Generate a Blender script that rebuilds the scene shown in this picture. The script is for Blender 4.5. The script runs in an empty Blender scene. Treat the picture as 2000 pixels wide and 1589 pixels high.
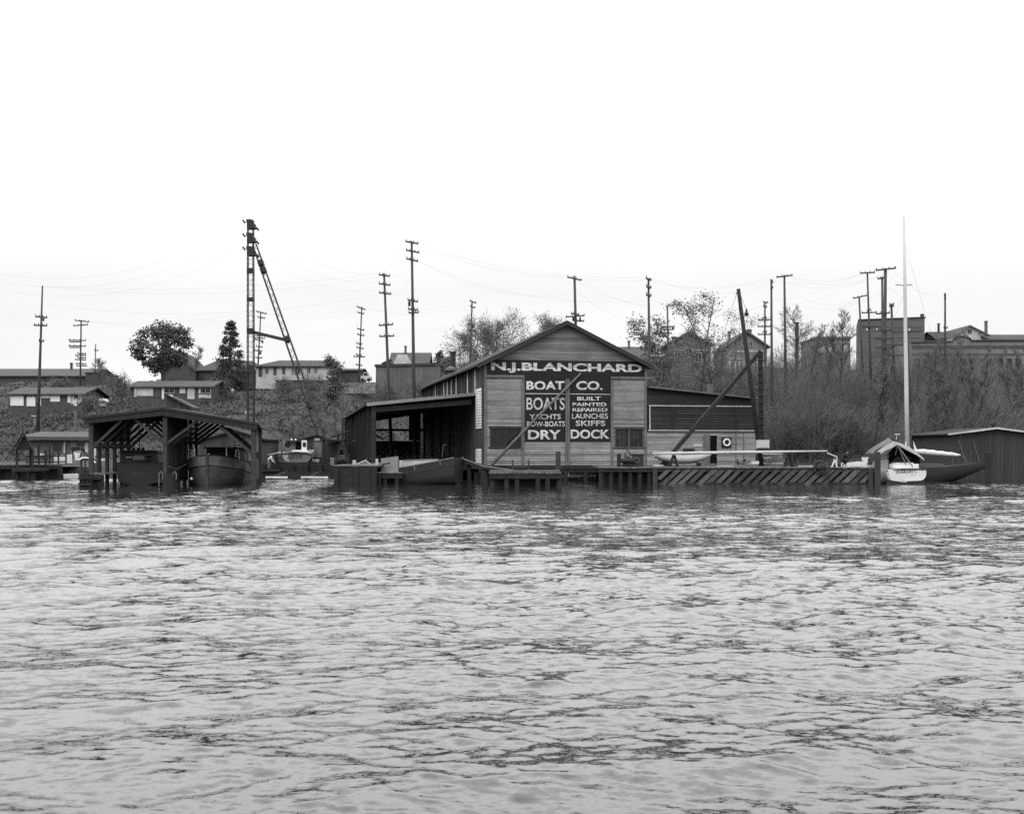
import bpy, math, random
import numpy as np
from mathutils import Vector as V
random.seed(7)
SC = bpy.context.scene
COL = SC.collection
# ------------------------------------------------------------------ camera, sky, sun, exposure
F, CX, HY, CH = 2356.0, 1000.0, 875.0, 2.4          # focal length (photo px), centre column, horizon row, eye height over the water
cd = bpy.data.cameras.new('camera'); cam = bpy.data.objects.new('camera', cd); COL.objects.link(cam)
cam.location = (0, 0, CH); cam.rotation_euler = (math.radians(90), 0, 0)
cd.sensor_width = 36; cd.lens = 36*F/2000; cd.shift_y = (HY-794.5)/2000
cd.clip_start = .3; cd.clip_end = 6000
SC.camera = cam
SUN_EL, SUN_AZ = math.radians(48), math.radians(215)   # azimuth measured clockwise from +Y: behind the camera, to the left
w = bpy.data.worlds.new('World'); SC.world = w; w.use_nodes = True
nt = w.node_tree; nt.nodes.clear()
wo = nt.nodes.new('ShaderNodeOutputWorld'); bg = nt.nodes.new('ShaderNodeBackground'); bg.inputs['Strength'].default_value = .11
sky = nt.nodes.new('ShaderNodeTexSky'); sky.sky_type = 'NISHITA'; sky.sun_disc = False
sky.sun_elevation = SUN_EL; sky.sun_rotation = SUN_AZ
bw = nt.nodes.new('ShaderNodeRGBToBW'); nt.links.new(sky.outputs[0], bw.inputs[0])
mx = nt.nodes.new('ShaderNodeMath'); mx.operation = 'MULTIPLY_ADD'; mx.inputs[1].default_value = .10; mx.inputs[2].default_value = 5.2
nt.links.new(bw.outputs[0], mx.inputs[0])
tc = nt.nodes.new('ShaderNodeTexCoord'); mp = nt.nodes.new('ShaderNodeMapping'); mp.inputs['Scale'].default_value = (1.2, 1.2, 7)
nz = nt.nodes.new('ShaderNodeTexNoise'); nz.inputs['Scale'].default_value = 2.2; nz.inputs['Detail'].default_value = 5
nt.links.new(tc.outputs['Generated'], mp.inputs[0]); nt.links.new(mp.outputs[0], nz.inputs[0])
mr = nt.nodes.new('ShaderNodeMapRange'); mr.inputs[1].default_value = .3; mr.inputs[2].default_value = .7; mr.inputs[3].default_value = .93; mr.inputs[4].default_value = 1.04
nt.links.new(nz.outputs[0], mr.inputs[0])
ml = nt.nodes.new('ShaderNodeMath'); ml.operation = 'MULTIPLY'
nt.links.new(mx.outputs[0], ml.inputs[0]); nt.links.new(mr.outputs[0], ml.inputs[1])
sx = nt.nodes.new('ShaderNodeSeparateXYZ'); nt.links.new(tc.outputs['Generated'], sx.inputs[0])   # overcast: brighter towards the zenith
ov = nt.nodes.new('ShaderNodeMapRange'); ov.interpolation_type = 'SMOOTHSTEP'; ov.inputs[1].default_value = .11; ov.inputs[2].default_value = .42; ov.inputs[3].default_value = 1; ov.inputs[4].default_value = 3.0
nt.links.new(sx.outputs[2], ov.inputs[0])
m2 = nt.nodes.new('ShaderNodeMath'); m2.operation = 'MULTIPLY'; nt.links.new(ml.outputs[0], m2.inputs[0]); nt.links.new(ov.outputs[0], m2.inputs[1])
nt.links.new(m2.outputs[0], bg.inputs[0]); nt.links.new(bg.outputs[0], wo.inputs[0])
ld = bpy.data.lights.new('sun', 'SUN'); ld.energy = .7; ld.angle = math.radians(25); ld.color = (1, .99, .98)
sun = bpy.data.objects.new('sun', ld); COL.objects.link(sun); sun.location = (-60, -60, 90)
_d = V((math.sin(SUN_AZ)*math.cos(SUN_EL), math.cos(SUN_AZ)*math.cos(SUN_EL), math.sin(SUN_EL)))
sun.rotation_euler = _d.to_track_quat('Z', 'Y').to_euler()
SC.cycles.use_denoising = False
vs = SC.view_settings; vs.view_transform = 'Standard'; vs.look = 'None'; vs.exposure = .62; vs.gamma = 1
# ------------------------------------------------------------------ helpers
ORI = {}
def P(px, py, D):                                      # a point on the sight line of a photo pixel, D metres away
    return V(((px-CX)/F*D, D, CH+(HY-py)/F*D))
class MB:
    def __init__(s): s.v = []; s.f = []; s.m = []
    def add(s, vs, fs, mi=0):
        o = len(s.v); s.v += [tuple(p) for p in vs]
        s.f += [tuple(i+o for i in f) for f in fs]; s.m += [mi]*len(fs); return s
    def quad(s, a, b, c, d, mi=0): return s.add([a, b, c, d], [(0, 1, 2, 3)], mi)
    def obox(s, o, a, b, c, mi=0):                     # corner + three edge vectors
        o, a, b, c = V(o), V(a), V(b), V(c)
        return s.add([o, o+a, o+a+b, o+b, o+c, o+a+c, o+a+b+c, o+b+c],
                     [(0, 3, 2, 1), (4, 5, 6, 7), (0, 1, 5, 4), (1, 2, 6, 5), (2, 3, 7, 6), (3, 0, 4, 7)], mi)
    def box(s, c, sz, rz=0, mi=0):
        ca, sa = math.cos(rz), math.sin(rz)
        a = V((ca, sa, 0))*sz[0]; b = V((-sa, ca, 0))*sz[1]; d = V((0, 0, sz[2]))
        return s.obox(V(c)-(a+b+d)/2, a, b, d, mi)
    def beam(s, p, q, w=.15, h=None, up=(0, 0, 1), mi=0):
        p, q = V(p), V(q); h = h or w; d = (q-p)
        x = d.cross(V(up))
        if x.length < 1e-5: x = d.cross(V((0, 1, 0)))
        x.normalize(); y = x.cross(d).normalized()
        return s.obox(p-x*w/2-y*h/2, x*w, y*h, d, mi)
    def tube(s, pts, r, n=6, mi=0, cap=True):
        pts = [V(p) for p in pts]; k = len(pts)
        if not isinstance(r, (list, tuple)): r = [r]*k
        vs, fs = [], []
        for i, p in enumerate(pts):
            d = (pts[min(i+1, k-1)]-pts[max(i-1, 0)])
            if d.length < 1e-9: d = V((0, 0, 1))
            x = d.cross(V((.31, .91, .27))).normalized(); y = d.cross(x).normalized()
            for j in range(n):
                a = 2*math.pi*j/n; vs.append(p+(x*math.cos(a)+y*math.sin(a))*r[i])
        for i in range(k-1):
            for j in range(n):
                fs.append((i*n+j, i*n+(j+1) % n, (i+1)*n+(j+1) % n, (i+1)*n+j))
        if cap: fs += [tuple(range(n))[::-1], tuple(range((k-1)*n, k*n))]
        return s.add(vs, fs, mi)
    def prism(s, poly, vec, mi=0):
        n = len(poly); poly = [V(p) for p in poly]; vec = V(vec)
        return s.add(poly+[p+vec for p in poly], [tuple(range(n))[::-1], tuple(range(n, 2*n))] +
                     [(i, (i+1) % n, n+(i+1) % n, n+i) for i in range(n)], mi)
    def lathe(s, c, prof, n=10, mi=0):                 # profile of (radius, z)
        c = V(c); vs, fs = [], []
        for r, z in prof:
            for j in range(n): a = 2*math.pi*j/n; vs.append(c+V((r*math.cos(a), r*math.sin(a), z)))
        for i in range(len(prof)-1):
            for j in range(n): fs.append((i*n+j, i*n+(j+1) % n, (i+1)*n+(j+1) % n, (i+1)*n+j))
        fs += [tuple(range(n))[::-1], tuple(range((len(prof)-1)*n, len(prof)*n))]
        return s.add(vs, fs, mi)
    def ring(s, c, ax, ay, R, r, n=20, k=6, mi=0):
        c, ax, ay = V(c), V(ax), V(ay); nn = ax.cross(ay); vs, fs = [], []
        for i in range(n):
            a = 2*math.pi*i/n; d = ax*math.cos(a)+ay*math.sin(a)
            for j in range(k): b = 2*math.pi*j/k; vs.append(c+d*(R+r*math.cos(b))+nn*r*math.sin(b))
        for i in range(n):
            for j in range(k): fs.append((i*k+j, ((i+1) % n)*k+j, ((i+1) % n)*k+(j+1) % k, i*k+(j+1) % k))
        return s.add(vs, fs, mi)
    def build(s, name, mat, parent=None, smooth=False, loc=None):
        o3 = ORI[parent.name] if parent else V(loc or (0, 0, 0))
        me = bpy.data.meshes.new(name)
        me.from_pydata([(a-o3.x, b-o3.y, c-o3.z) for a, b, c in s.v], [], s.f)
        for m in (mat if isinstance(mat, (list, tuple)) else [mat]): me.materials.append(m)
        if any(s.m): me.polygons.foreach_set('material_index', s.m)
        if smooth: me.polygons.foreach_set('use_smooth', [True]*len(s.f))
        o = bpy.data.objects.new(name, me); COL.objects.link(o)
        if parent: o.parent = parent
        else: o.location = o3
        ORI[o.name] = o3
        return o
def tag(o, label, cat=None, group=None, kind=None):
    if label: o['label'] = label
    if cat: o['category'] = cat
    if group: o['group'] = group
    if kind: o['kind'] = kind
    return o
def thing(name, label, cat, loc, group=None):
    o = bpy.data.objects.new(name, None); COL.objects.link(o); o.location = loc; o.empty_display_size = .3
    ORI[o.name] = V(loc); return tag(o, label, cat, group)
def single(name, mb, mat, label, cat, group=None, smooth=False, kind=None):
    c = mb.v[0]; xs = [p[0] for p in mb.v]; ys = [p[1] for p in mb.v]; zs = [p[2] for p in mb.v]
    o = mb.build(name, mat, None, smooth, ((min(xs)+max(xs))/2, (min(ys)+max(ys))/2, min(zs)))
    return tag(o, label, cat, group, kind)
# ------------------------------------------------------------------ materials (everything in this old print is grey)
MATS = {}
def M(name, c, rough=.85, var=.25, sc=(1, 1, 1), ns=3.0, boards=None, bump=0, spec=.25, grime=0, boardvar=.2, seam=.55):
    if name in MATS: return MATS[name]
    c = c*.42 if c < .5 else c*.72
    m = bpy.data.materials.new(name); m.use_nodes = True; t = m.node_tree; n = t.nodes; L = t.links
    b = n['Principled BSDF']; b.inputs['Roughness'].default_value = rough; b.inputs['Specular IOR Level'].default_value = spec
    tc = n.new('ShaderNodeTexCoord'); mp = n.new('ShaderNodeMapping'); mp.inputs['Scale'].default_value = sc
    L.new(tc.outputs['Object'], mp.inputs[0])
    nz = n.new('ShaderNodeTexNoise'); nz.inputs['Scale'].default_value = ns; nz.inputs['Detail'].default_value = 6; nz.inputs['Roughness'].default_value = .65
    L.new(mp.outputs[0], nz.inputs[0])
    mr = n.new('ShaderNodeMapRange'); mr.inputs[1].default_value = .25; mr.inputs[2].default_value = .75
    mr.inputs[3].default_value = c*(1-var); mr.inputs[4].default_value = c*(1+var)
    L.new(nz.outputs[0], mr.inputs[0]); out = mr.outputs[0]
    def mul(a, bsock):
        q = n.new('ShaderNodeMath'); q.operation = 'MULTIPLY'; L.new(a, q.inputs[0]); L.new(bsock, q.inputs[1]); return q.outputs[0]
    if boards:
        ax, per = boards
        sx = n.new('ShaderNodeSeparateXYZ'); L.new(tc.outputs['Object'], sx.inputs[0])
        dv = n.new('ShaderNodeMath'); dv.operation = 'DIVIDE'; dv.inputs[1].default_value = per; L.new(sx.outputs['XYZ'.index(ax)], dv.inputs[0])
        fl = n.new('ShaderNodeMath'); fl.operation = 'FLOOR'; L.new(dv.outputs[0], fl.inputs[0])
        wn = n.new('ShaderNodeTexWhiteNoise'); wn.noise_dimensions = '1D'; L.new(fl.outputs[0], wn.inputs['W'])
        m2 = n.new('ShaderNodeMapRange'); m2.inputs[3].default_value = 1-boardvar; m2.inputs[4].default_value = 1+boardvar; L.new(wn.outputs[0], m2.inputs[0])
        out = mul(out, m2.outputs[0])
        fr = n.new('ShaderNodeMath'); fr.operation = 'FRACT'; L.new(dv.outputs[0], fr.inputs[0])
        gt = n.new('ShaderNodeMath'); gt.operation = 'GREATER_THAN'; gt.inputs[1].default_value = .12; L.new(fr.outputs[0], gt.inputs[0])
        m3 = n.new('ShaderNodeMapRange'); m3.inputs[3].default_value = seam; m3.inputs[4].default_value = 1; L.new(gt.outputs[0], m3.inputs[0])
        out = mul(out, m3.outputs[0])
    if grime:
        g = n.new('ShaderNodeTexNoise'); g.inputs['Scale'].default_value = .55; g.inputs['Detail'].default_value = 7; g.inputs['Roughness'].default_value = .7
        L.new(tc.outputs['Object'], g.inputs[0])
        m4 = n.new('ShaderNodeMapRange'); m4.inputs[1].default_value = .36; m4.inputs[2].default_value = .6; m4.inputs[3].default_value = 1-grime; m4.inputs[4].default_value = 1
        L.new(g.outputs[0], m4.inputs[0]); out = mul(out, m4.outputs[0])
    L.new(out, b.inputs['Base Color'])
    if bump:
        bp = n.new('ShaderNodeBump'); bp.inputs['Strength'].default_value = bump; bp.inputs['Distance'].default_value = .05
        L.new(nz.outputs[0], bp.inputs['Height']); L.new(bp.outputs[0], b.inputs['Normal'])
    MATS[name] = m; return m
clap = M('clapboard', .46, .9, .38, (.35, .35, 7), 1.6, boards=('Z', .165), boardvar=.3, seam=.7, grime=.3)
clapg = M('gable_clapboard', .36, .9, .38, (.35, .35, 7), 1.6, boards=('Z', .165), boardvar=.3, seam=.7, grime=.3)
fasc = M('pale_fascia', .42, .85, .25, (2, 2, .6), 2, grime=.25)
clapw = M('pale_clapboard', .62, .9, .2, (.5, .5, 6), 1.5, grime=.2)
clapd = M('dark_boards', .062, .9, .35, (.4, .4, 6), 1.5, boards=('Z', .2), grime=.35)
trim = M('grey_trim', .25, .85, .25, (2, 2, .6), 2, grime=.25)
trimd = M('dark_trim', .06, .8, .3, (2, 2, .6), 2)
trimw = M('white_trim', .6, .7, .15, (1, 1, 1), 2)
signblk = M('sign_black', .013, .7, .3, (.6, .6, 5), 2, grime=.2)
signwht = M('sign_white', .7, .75, .3, (.5, .5, 7), 2, boards=('Z', .165), boardvar=.12, seam=.62, grime=.4)
glass = M('window_glass', .03, .12, .5, (1, 1, 1), 1.3, spec=.3)
roofd = M('dark_roofing', .055, .95, .25, (1, 1, 1), 1.2, grime=.2)
vboard = M('vertical_boards', .085, .9, .35, (4, 4, .4), 1.5, boards=('Y', .3), boardvar=.35)
vboardx = M('vertical_boards_across', .11, .9, .35, (4, 4, .4), 1.5, boards=('X', .25), boardvar=.3)
vboardm = M('grey_vertical_boards', .2, .9, .3, (4, 4, .4), 1.5, boards=('X', .22), boardvar=.25)
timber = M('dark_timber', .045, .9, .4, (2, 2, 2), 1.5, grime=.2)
timberm = M('weathered_timber', .09, .9, .4, (2, 2, 2), 1.7, grime=.3)
deckm = M('deck_planks', .2, .9, .35, (2, .5, 1), 1.5, boards=('X', .25), boardvar=.25)
slatm = M('fender_planks', .15, .9, .35, (3, 3, 3), 1.2, grime=.4)
polem = M('pole_wood', .1, .9, .3, (6, 6, .5), 2)  # tone lifted so the colour carries the haze over the far poles
steel = M('dark_steel', .04, .6, .3)
steelm = M('grey_steel', .16, .6, .3)
white = M('white_paint', .74, .45, .1, (1, 1, 1), 1.5, grime=.12)
creamy = M('off_white', .55, .7, .18, (1, 1, 1), 1.5, grime=.25)
greyp = M('grey_paint', .3, .6, .2, (1, 1, 1), 1.5, grime=.2)
hulld = M('dark_hull', .05, .45, .35, (.6, .6, 4), 1.5)
hullm = M('worn_wood_hull', .2, .7, .4, (.5, .5, 5), 1.6, grime=.4)
canvas = M('canvas', .22, .95, .25, (1.2, 1.2, 1.2), 1.5, bump=.3)
canvasl = M('sail_cloth', .68, .9, .15, (1.2, 1.2, 1.2), 1.5, bump=.3)
ropem = M('rope', .3, .9, .2)
wirem = M('wire', .12, .7, .1)
skin = M('skin', .3, .6, .1); cloth_d = M('dark_cloth', .035, .95, .3); cloth_w = M('white_cloth', .7, .95, .1); cloth_g = M('grey_cloth', .3, .95, .2)
barkm = M('bark', .12, .95, .3, (3, 3, .6), 2); twigm = M('twigs', .21, .95, .3); leafd = M('dark_leaves', .13, .8, .45, (1, 1, 1), .9)  # twig tone raised, painting in the hill's distance haze
leafm = M('sparse_leaves', .19, .8, .4, (1, 1, 1), .9); needle = M('needles', .09, .85, .4, (1, 1, 1), .9)
brickm = M('brick', .2, .9, .25, (1, 1, 3), 1.5, boards=('Z', .9), boardvar=.12, seam=.8, grime=.2)
stucco = M('stucco', .34, .9, .2, (1, 1, 2), .6, grime=.3)
# ------------------------------------------------------------------ lettering
def text_pts(s, bold=.02, shear=0):
    c = bpy.data.curves.new('txt', 'FONT'); c.body = s; c.size = 1; c.offset = bold; c.resolution_u = 3; c.shear = shear
    o = bpy.data.objects.new('txt', c); COL.objects.link(o)
    dg = bpy.context.evaluated_depsgraph_get(); me = bpy.data.meshes.new_from_object(o.evaluated_get(dg))
    vs = [v.co.copy() for v in me.vertices]; fs = [tuple(p.vertices) for p in me.polygons]
    bpy.data.objects.remove(o); bpy.data.curves.remove(c); bpy.data.meshes.remove(me)
    x0 = min(v.x for v in vs); x1 = max(v.x for v in vs); y0 = min(v.y for v in vs); y1 = max(v.y for v in vs)
    return [((v.x-x0)/(x1-x0), (v.y-y0)/(y1-y0)) for v in vs], fs
def lettering(mb, s, p00, p10, p01, bold=.02):         # lower-left, lower-right, upper-left corners of the written line
    uv, fs = text_pts(s, bold); p00, p10, p01 = V(p00), V(p10), V(p01)
    return mb.add([p00+(p10-p00)*a+(p01-p00)*b for a, b in uv], fs)
# ------------------------------------------------------------------ terrain and water
def sm(a, b, x):
    t = np.clip((x-a)/(b-a), 0, 1); return t*t*(3-2*t)
def tz(x, y):
    x = np.asarray(x, float); y = np.asarray(y, float)
    ys = 104-5*sm(-22, -34, x)-4*sm(20, 30, x)
    yh = ys+1+19*sm(-24, -20, x)*(1-sm(19, 23, x))
    z = -1.6+2.5*sm(ys-5, ys, y)
    z = z+(10.4+1.8*sm(0, 12, x))*np.clip((y-yh)/(169-yh), 0, 1)
    z = z+.004*np.clip(y-169, 0, 900)
    z = z+(.35*np.sin(x*.31+y*.17)+.25*np.sin(x*.13-y*.41+2)+.2*np.sin(x*.7+y*.5+1))*sm(0, 10, y-yh)
    return z
def tzf(x, y): return float(tz(x, y))
xs = np.concatenate([[-2500, -900, -400], np.linspace(-150, 150, 151), [400, 900, 2500]])
ys_ = np.concatenate([np.linspace(92, 190, 90), [230, 320, 600, 1500, 4000]])
X, Y = np.meshgrid(xs, ys_); Z = tz(X, Y); Z[Y > 400] = np.minimum(Z[Y > 400], 13.0)
def gridobj(name, X, Y, Z, mat, label):
    r, c = X.shape; me = bpy.data.meshes.new(name)
    co = np.stack([X, Y, Z], -1).reshape(-1, 3).astype(np.float32)
    idx = np.arange(r*c).reshape(r, c); q = np.stack([idx[:-1, :-1], idx[:-1, 1:], idx[1:, 1:], idx[1:, :-1]], -1).reshape(-1, 4)
    me.vertices.add(len(co)); me.vertices.foreach_set('co', co.ravel())
    me.loops.add(q.size); me.loops.foreach_set('vertex_index', q.ravel().astype(np.int32))
    me.polygons.add(len(q)); me.polygons.foreach_set('loop_start', np.arange(0, q.size, 4, dtype=np.int32)); me.polygons.foreach_set('loop_total', np.full(len(q), 4, np.int32))
    me.polygons.foreach_set('use_smooth', np.ones(len(q), bool)); me.update(calc_edges=True)
    me.materials.append(mat); o = bpy.data.objects.new(name, me); COL.objects.link(o)
    return tag(o, label, None, None, 'structure')
soil = M('hillside_soil', .088, .95, .55, (1, 1, 1), .45, bump=.6, grime=.3)  # soil colour lightened to stand in for haze over the hill
gridobj('hillside', X, Y, Z, soil, 'dark grassy hillside rising behind the waterfront')
# water: one sheet, waves as real geometry, the smallest ripples as surface normals
def waves(X, Y):
    rng = np.random.RandomState(11); Z = np.zeros_like(X); DX = np.zeros_like(X); DY = np.zeros_like(X)
    for i in range(120):
        lam = .14*(5.0/.14)**rng.rand(); k = 2*math.pi/lam
        th = math.radians((-78 if i % 3 else -122)+rng.randn()*29)
        slope = .027 if lam < .45 else .017 if lam < 1.9 else .014
        a = slope/k*(.6+.8*rng.rand())
        ph = rng.rand()*6.283; arg = k*(X*math.cos(th)+Y*math.sin(th))+ph
        fade = np.clip((lam-.0125*np.abs(Y))/(.3*lam), 0, 1) if lam < 2 else 1
        Z += a*np.cos(arg)*fade; DX -= a*math.cos(th)*np.sin(arg)*fade*.9; DY -= a*math.sin(th)*np.sin(arg)*fade*.9
    return Z, DX, DY
NR, NC = 1000, 900
yy = 3.5*np.exp(np.linspace(0, math.log(116/3.5), NR)); tt = np.linspace(-1, 1, NC)
Yw = np.repeat(yy[:, None], NC, 1); Xw = tt[None, :]*(3.5+.55*Yw)
gust = .72+.4*np.sin(Xw*.11+Yw*.19+1)*np.sin(Xw*.05-Yw*.1)+.22*np.sin(Yw*.33+Xw*.07)
Zw, DX, DY = waves(Xw, Yw); gust = np.clip(gust, .45, 1.3)
edge = np.clip((1-np.abs(tt))*25, 0, 1)[None, :]*np.clip((Yw-3.5)*2, 0, 1)
calm = sm(40, 68, Yw)*np.clip(sm(-30, -27, Xw)*(1-sm(-18.5, -16.5, Xw))+sm(-12.5, -11, Xw)*(1-sm(24, 30, Xw)), 0, 1)   # sheltered water close to the docks
gust = gust*(1-.68*calm)
Zw *= gust*edge; Xw = Xw+DX*gust*edge; Yw2 = Yw+DY*gust*edge
def ext(A, l, r): return np.concatenate([np.full((A.shape[0], 1), l[0]) if not isinstance(l[0], np.ndarray) else l[0], A, np.full((A.shape[0], 1), r[0]) if not isinstance(r[0], np.ndarray) else r[0]], 1)
Xe = ext(Xw, [-2500.], [2500.]); Ye = ext(Yw2, [Yw[:, :1]], [Yw[:, :1]]); Ze = ext(Zw, [0.], [0.])
def row(y): return np.concatenate([[-2500.], tt*(3.5+.55*3.5), [2500.]])[None, :], np.full((1, NC+2), y), np.zeros((1, NC+2))
for y in (-4., -400.):
    a, b, c = row(y); Xe = np.concatenate([a, Xe]); Ye = np.concatenate([b, Ye]); Ze = np.concatenate([c, Ze])
wm = bpy.data.materials.new('lake_water'); wm.use_nodes = True; t = wm.node_tree; n = t.nodes; L = t.links
b = n['Principled BSDF']; b.inputs['Base Color'].default_value = (.014, .014, .014, 1); b.inputs['Roughness'].default_value = .04; b.inputs['IOR'].default_value = 1.333; b.inputs['Specular IOR Level'].default_value = .95
geo = n.new('ShaderNodeNewGeometry')
acc = geo.outputs['Normal']
sp = n.new('ShaderNodeSeparateXYZ'); L.new(geo.outputs['Position'], sp.inputs[0])       # out where the mesh no longer holds the short waves, the ripples take their place
rg = n.new('ShaderNodeMapRange'); rg.inputs[1].default_value = 12; rg.inputs[2].default_value = 60; rg.inputs[3].default_value = 1.5; rg.inputs[4].default_value = 2.7; L.new(sp.outputs[1], rg.inputs[0])
ca = n.new('ShaderNodeAttribute'); ca.attribute_name = 'calm'; cm = n.new('ShaderNodeMath'); cm.operation = 'MULTIPLY_ADD'; cm.inputs[1].default_value = -.7; cm.inputs[2].default_value = 1; L.new(ca.outputs['Fac'], cm.inputs[0])
rm = n.new('ShaderNodeMath'); rm.operation = 'MULTIPLY'; L.new(rg.outputs[0], rm.inputs[0]); L.new(cm.outputs[0], rm.inputs[1])
for scl, stre, ani in ((2.6, .07, (.6, 1.3, 1)), (8.5, .06, (.7, 1.3, 1)), (24, .042, (.8, 1.2, 1))):
    mp = n.new('ShaderNodeMapping'); mp.inputs['Scale'].default_value = ani; L.new(geo.outputs['Position'], mp.inputs[0])
    nz = n.new('ShaderNodeTexNoise'); nz.inputs['Scale'].default_value = scl; nz.inputs['Detail'].default_value = 5; nz.inputs['Roughness'].default_value = .6; L.new(mp.outputs[0], nz.inputs[0])
    su = n.new('ShaderNodeVectorMath'); su.operation = 'SUBTRACT'; su.inputs[1].default_value = (.5, .5, .5); L.new(nz.outputs['Color'], su.inputs[0])
    mu = n.new('ShaderNodeVectorMath'); mu.operation = 'MULTIPLY'; mu.inputs[1].default_value = (stre*3.2, stre*4.0, 0); L.new(su.outputs[0], mu.inputs[0])
    mv = n.new('ShaderNodeVectorMath'); mv.operation = 'SCALE'; L.new(mu.outputs[0], mv.inputs[0]); L.new(rm.outputs[0], mv.inputs['Scale'])
    ad = n.new('ShaderNodeVectorMath'); ad.operation = 'ADD'; L.new(acc, ad.inputs[0]); L.new(mv.outputs[0], ad.inputs[1]); acc = ad.outputs[0]
no = n.new('ShaderNodeVectorMath'); no.operation = 'NORMALIZE'; L.new(acc, no.inputs[0]); L.new(no.outputs[0], b.inputs['Normal'])
wo_ = gridobj('water', Xe, Ye, Ze, wm, 'choppy grey lake water')
Ca = np.zeros_like(Xe); Ca[2:, 1:-1] = calm; at = wo_.data.attributes.new('calm', 'FLOAT', 'POINT'); at.data.foreach_set('value', Ca.ravel().astype(np.float32))
# ------------------------------------------------------------------ the boat shop (front turned 11 degrees)
O = V((-2.05, 88, 0)); U = V((.9816, .1908, 0)); N = V((.1908, -.9816, 0)); BK = -N; ZU = V((0, 0, 1))
def fac(px, py, off=0.):
    d = V(((px-CX)/F, 1, (HY-py)/F)); C = V((0, 0, CH)); p = C+d*(((O+N*off-C).dot(N))/d.dot(N))
    return (p-O).dot(U), p.z
def W(u, z, off=0.): return O+U*u+N*off+ZU*z
def siding(mb, u0, u1, z0, z1, course=.165, off=0., lf=None, rf=None, Wf=W, mi=0):
    n = max(1, round((z1-z0)/course)); h = (z1-z0)/n
    for i in range(n):
        a, b = z0+i*h, z0+(i+1)*h
        la = max(u0, lf(a)) if lf else u0; lb = max(u0, lf(b)) if lf else u0
        ra = min(u1, rf(a)) if rf else u1; rb = min(u1, rf(b)) if rf else u1
        if ra <= la: continue
        rb = max(rb, lb+.001); j = random.uniform(-.004, .004)
        mb.quad(Wf(la, a, off+.045+j), Wf(ra, a, off+.045+j), Wf(rb, b, off+.006+j), Wf(lb, b, off+.006+j), mi)
        mb.quad(Wf(la, a, off), Wf(ra, a, off), Wf(ra, a, off+.045+j), Wf(la, a, off+.045+j), mi)
def wbox(mb, u0, u1, z0, z1, o0, o1, Wf=W, mi=0):
    a = Wf(u0, z0, o0); return mb.obox(a, Wf(u1, z0, o0)-a, Wf(u0, z0, o1)-a, Wf(u0, z1, o0)-a, mi)
FW, ZB, UR, ZR, SL = 12.33, 1.15, 6.16, 11.8, .489
def ztop(u): return ZR-.25-SL*abs(u-UR)
uL = lambda px, py=800: fac(px, py)[0]
zP = lambda py, px=1100: fac(px, py)[1]
shop = thing('boat_shop', 'big gabled clapboard boat shop with a black painted sign on its gable end', 'building', tuple(W(UR, ZB)))
LEN = 39.4
mb = MB()                                              # front wall: clapboards round the windows and the sign
wz0, wz1 = zP(872, 986), zP(836, 986)
lw0, lw1 = uL(957), uL(1017); rw0, rw1 = uL(1200), uL(1257)
s0, s1 = uL(1024.5), uL(1192.5); sz0 = zP(862.5); band0, band1 = zP(735), zP(704)
siding(mb, 0, lw0, wz0, wz1); siding(mb, lw1, s0, wz0, wz1); siding(mb, 0, s0, ZB, wz0); siding(mb, 0, s0, wz1, band0)
siding(mb, s0, s1, ZB, sz0)
siding(mb, s1, rw0, wz0, wz1); siding(mb, rw1, FW, wz0, wz1); siding(mb, s1, FW, ZB, wz0); siding(mb, s1, FW, wz1, band0)
LF = lambda z: UR-(ZR-.25-z)/SL; RF = lambda z: UR+(ZR-.25-z)/SL
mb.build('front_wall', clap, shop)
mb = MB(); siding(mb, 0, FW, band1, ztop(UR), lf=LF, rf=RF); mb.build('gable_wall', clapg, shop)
mb = MB()
poly = [W(0, ZB, -.1), W(FW, ZB, -.1), W(FW, ztop(FW), -.1), W(UR, ztop(UR), -.1), W(0, ztop(0), -.1)]
# solid core split round the two window holes
for a, b, c, d in ((0, lw0, ZB, ztop(0)), (lw1, rw0, ZB, ztop(0)), (rw1, FW, ZB, ztop(0)), (lw0, lw1, ZB, wz0), (lw0, lw1, wz1, ztop(0)), (rw0, rw1, ZB, wz0), (rw0, rw1, wz1, ztop(0))):
    wbox(mb, a, b, c, d, -.2, -.002)
mb.prism([W(0, ztop(0), -.2), W(FW, ztop(0), -.2), W(UR, ztop(UR), -.2)], N*.198)
mb.build('wall_frame', timber, shop)
sg = None
mb = MB()
siding(mb, s0, s1, sz0, band0, off=.004)
siding(mb, .12, FW-.05, band0, band1, off=.004, lf=lambda z: LF(z)+.1, rf=lambda z: RF(z)-.1)
sg = mb.build('painted_sign', signblk, shop)
lines = [('N.J.BLANCHARD', 959, 1254, (707, 711), (727.5, 731.5), .038), ('BOAT', 1028, 1102, (744, 744), (761.5, 761.5), .03), ('CO.', 1125, 1177, (744, 744), (761.5, 761.5), .03),
         ('BOATS', 1028, 1103, (776, 776), (800, 800), .015), ('BUILT', 1127, 1173, (774.5, 774.5), (782, 782), .02), ('PAINTED', 1118, 1184, (786, 786), (793, 793), .02),
         ('REPAIRED', 1118, 1186, (796, 796), (803.5, 803.5), .02), ('LAUNCHES', 1117, 1187, (807, 807), (817.5, 817.5), .01), ('SKIFFS', 1124, 1182, (821, 821), (831.5, 831.5), .02),
         ('YACHTS', 1034, 1095, (808.5, 808.5), (818.5, 818.5), .015), ('ROW-BOATS', 1029, 1103, (822.5, 822.5), (832.5, 832.5), .015), ('DRY', 1031, 1095, (839.5, 839.5), (857.5, 857.5), .03), ('DOCK', 1114, 1190, (838.5, 838.5), (856.5, 856.5), .03)]
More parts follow.
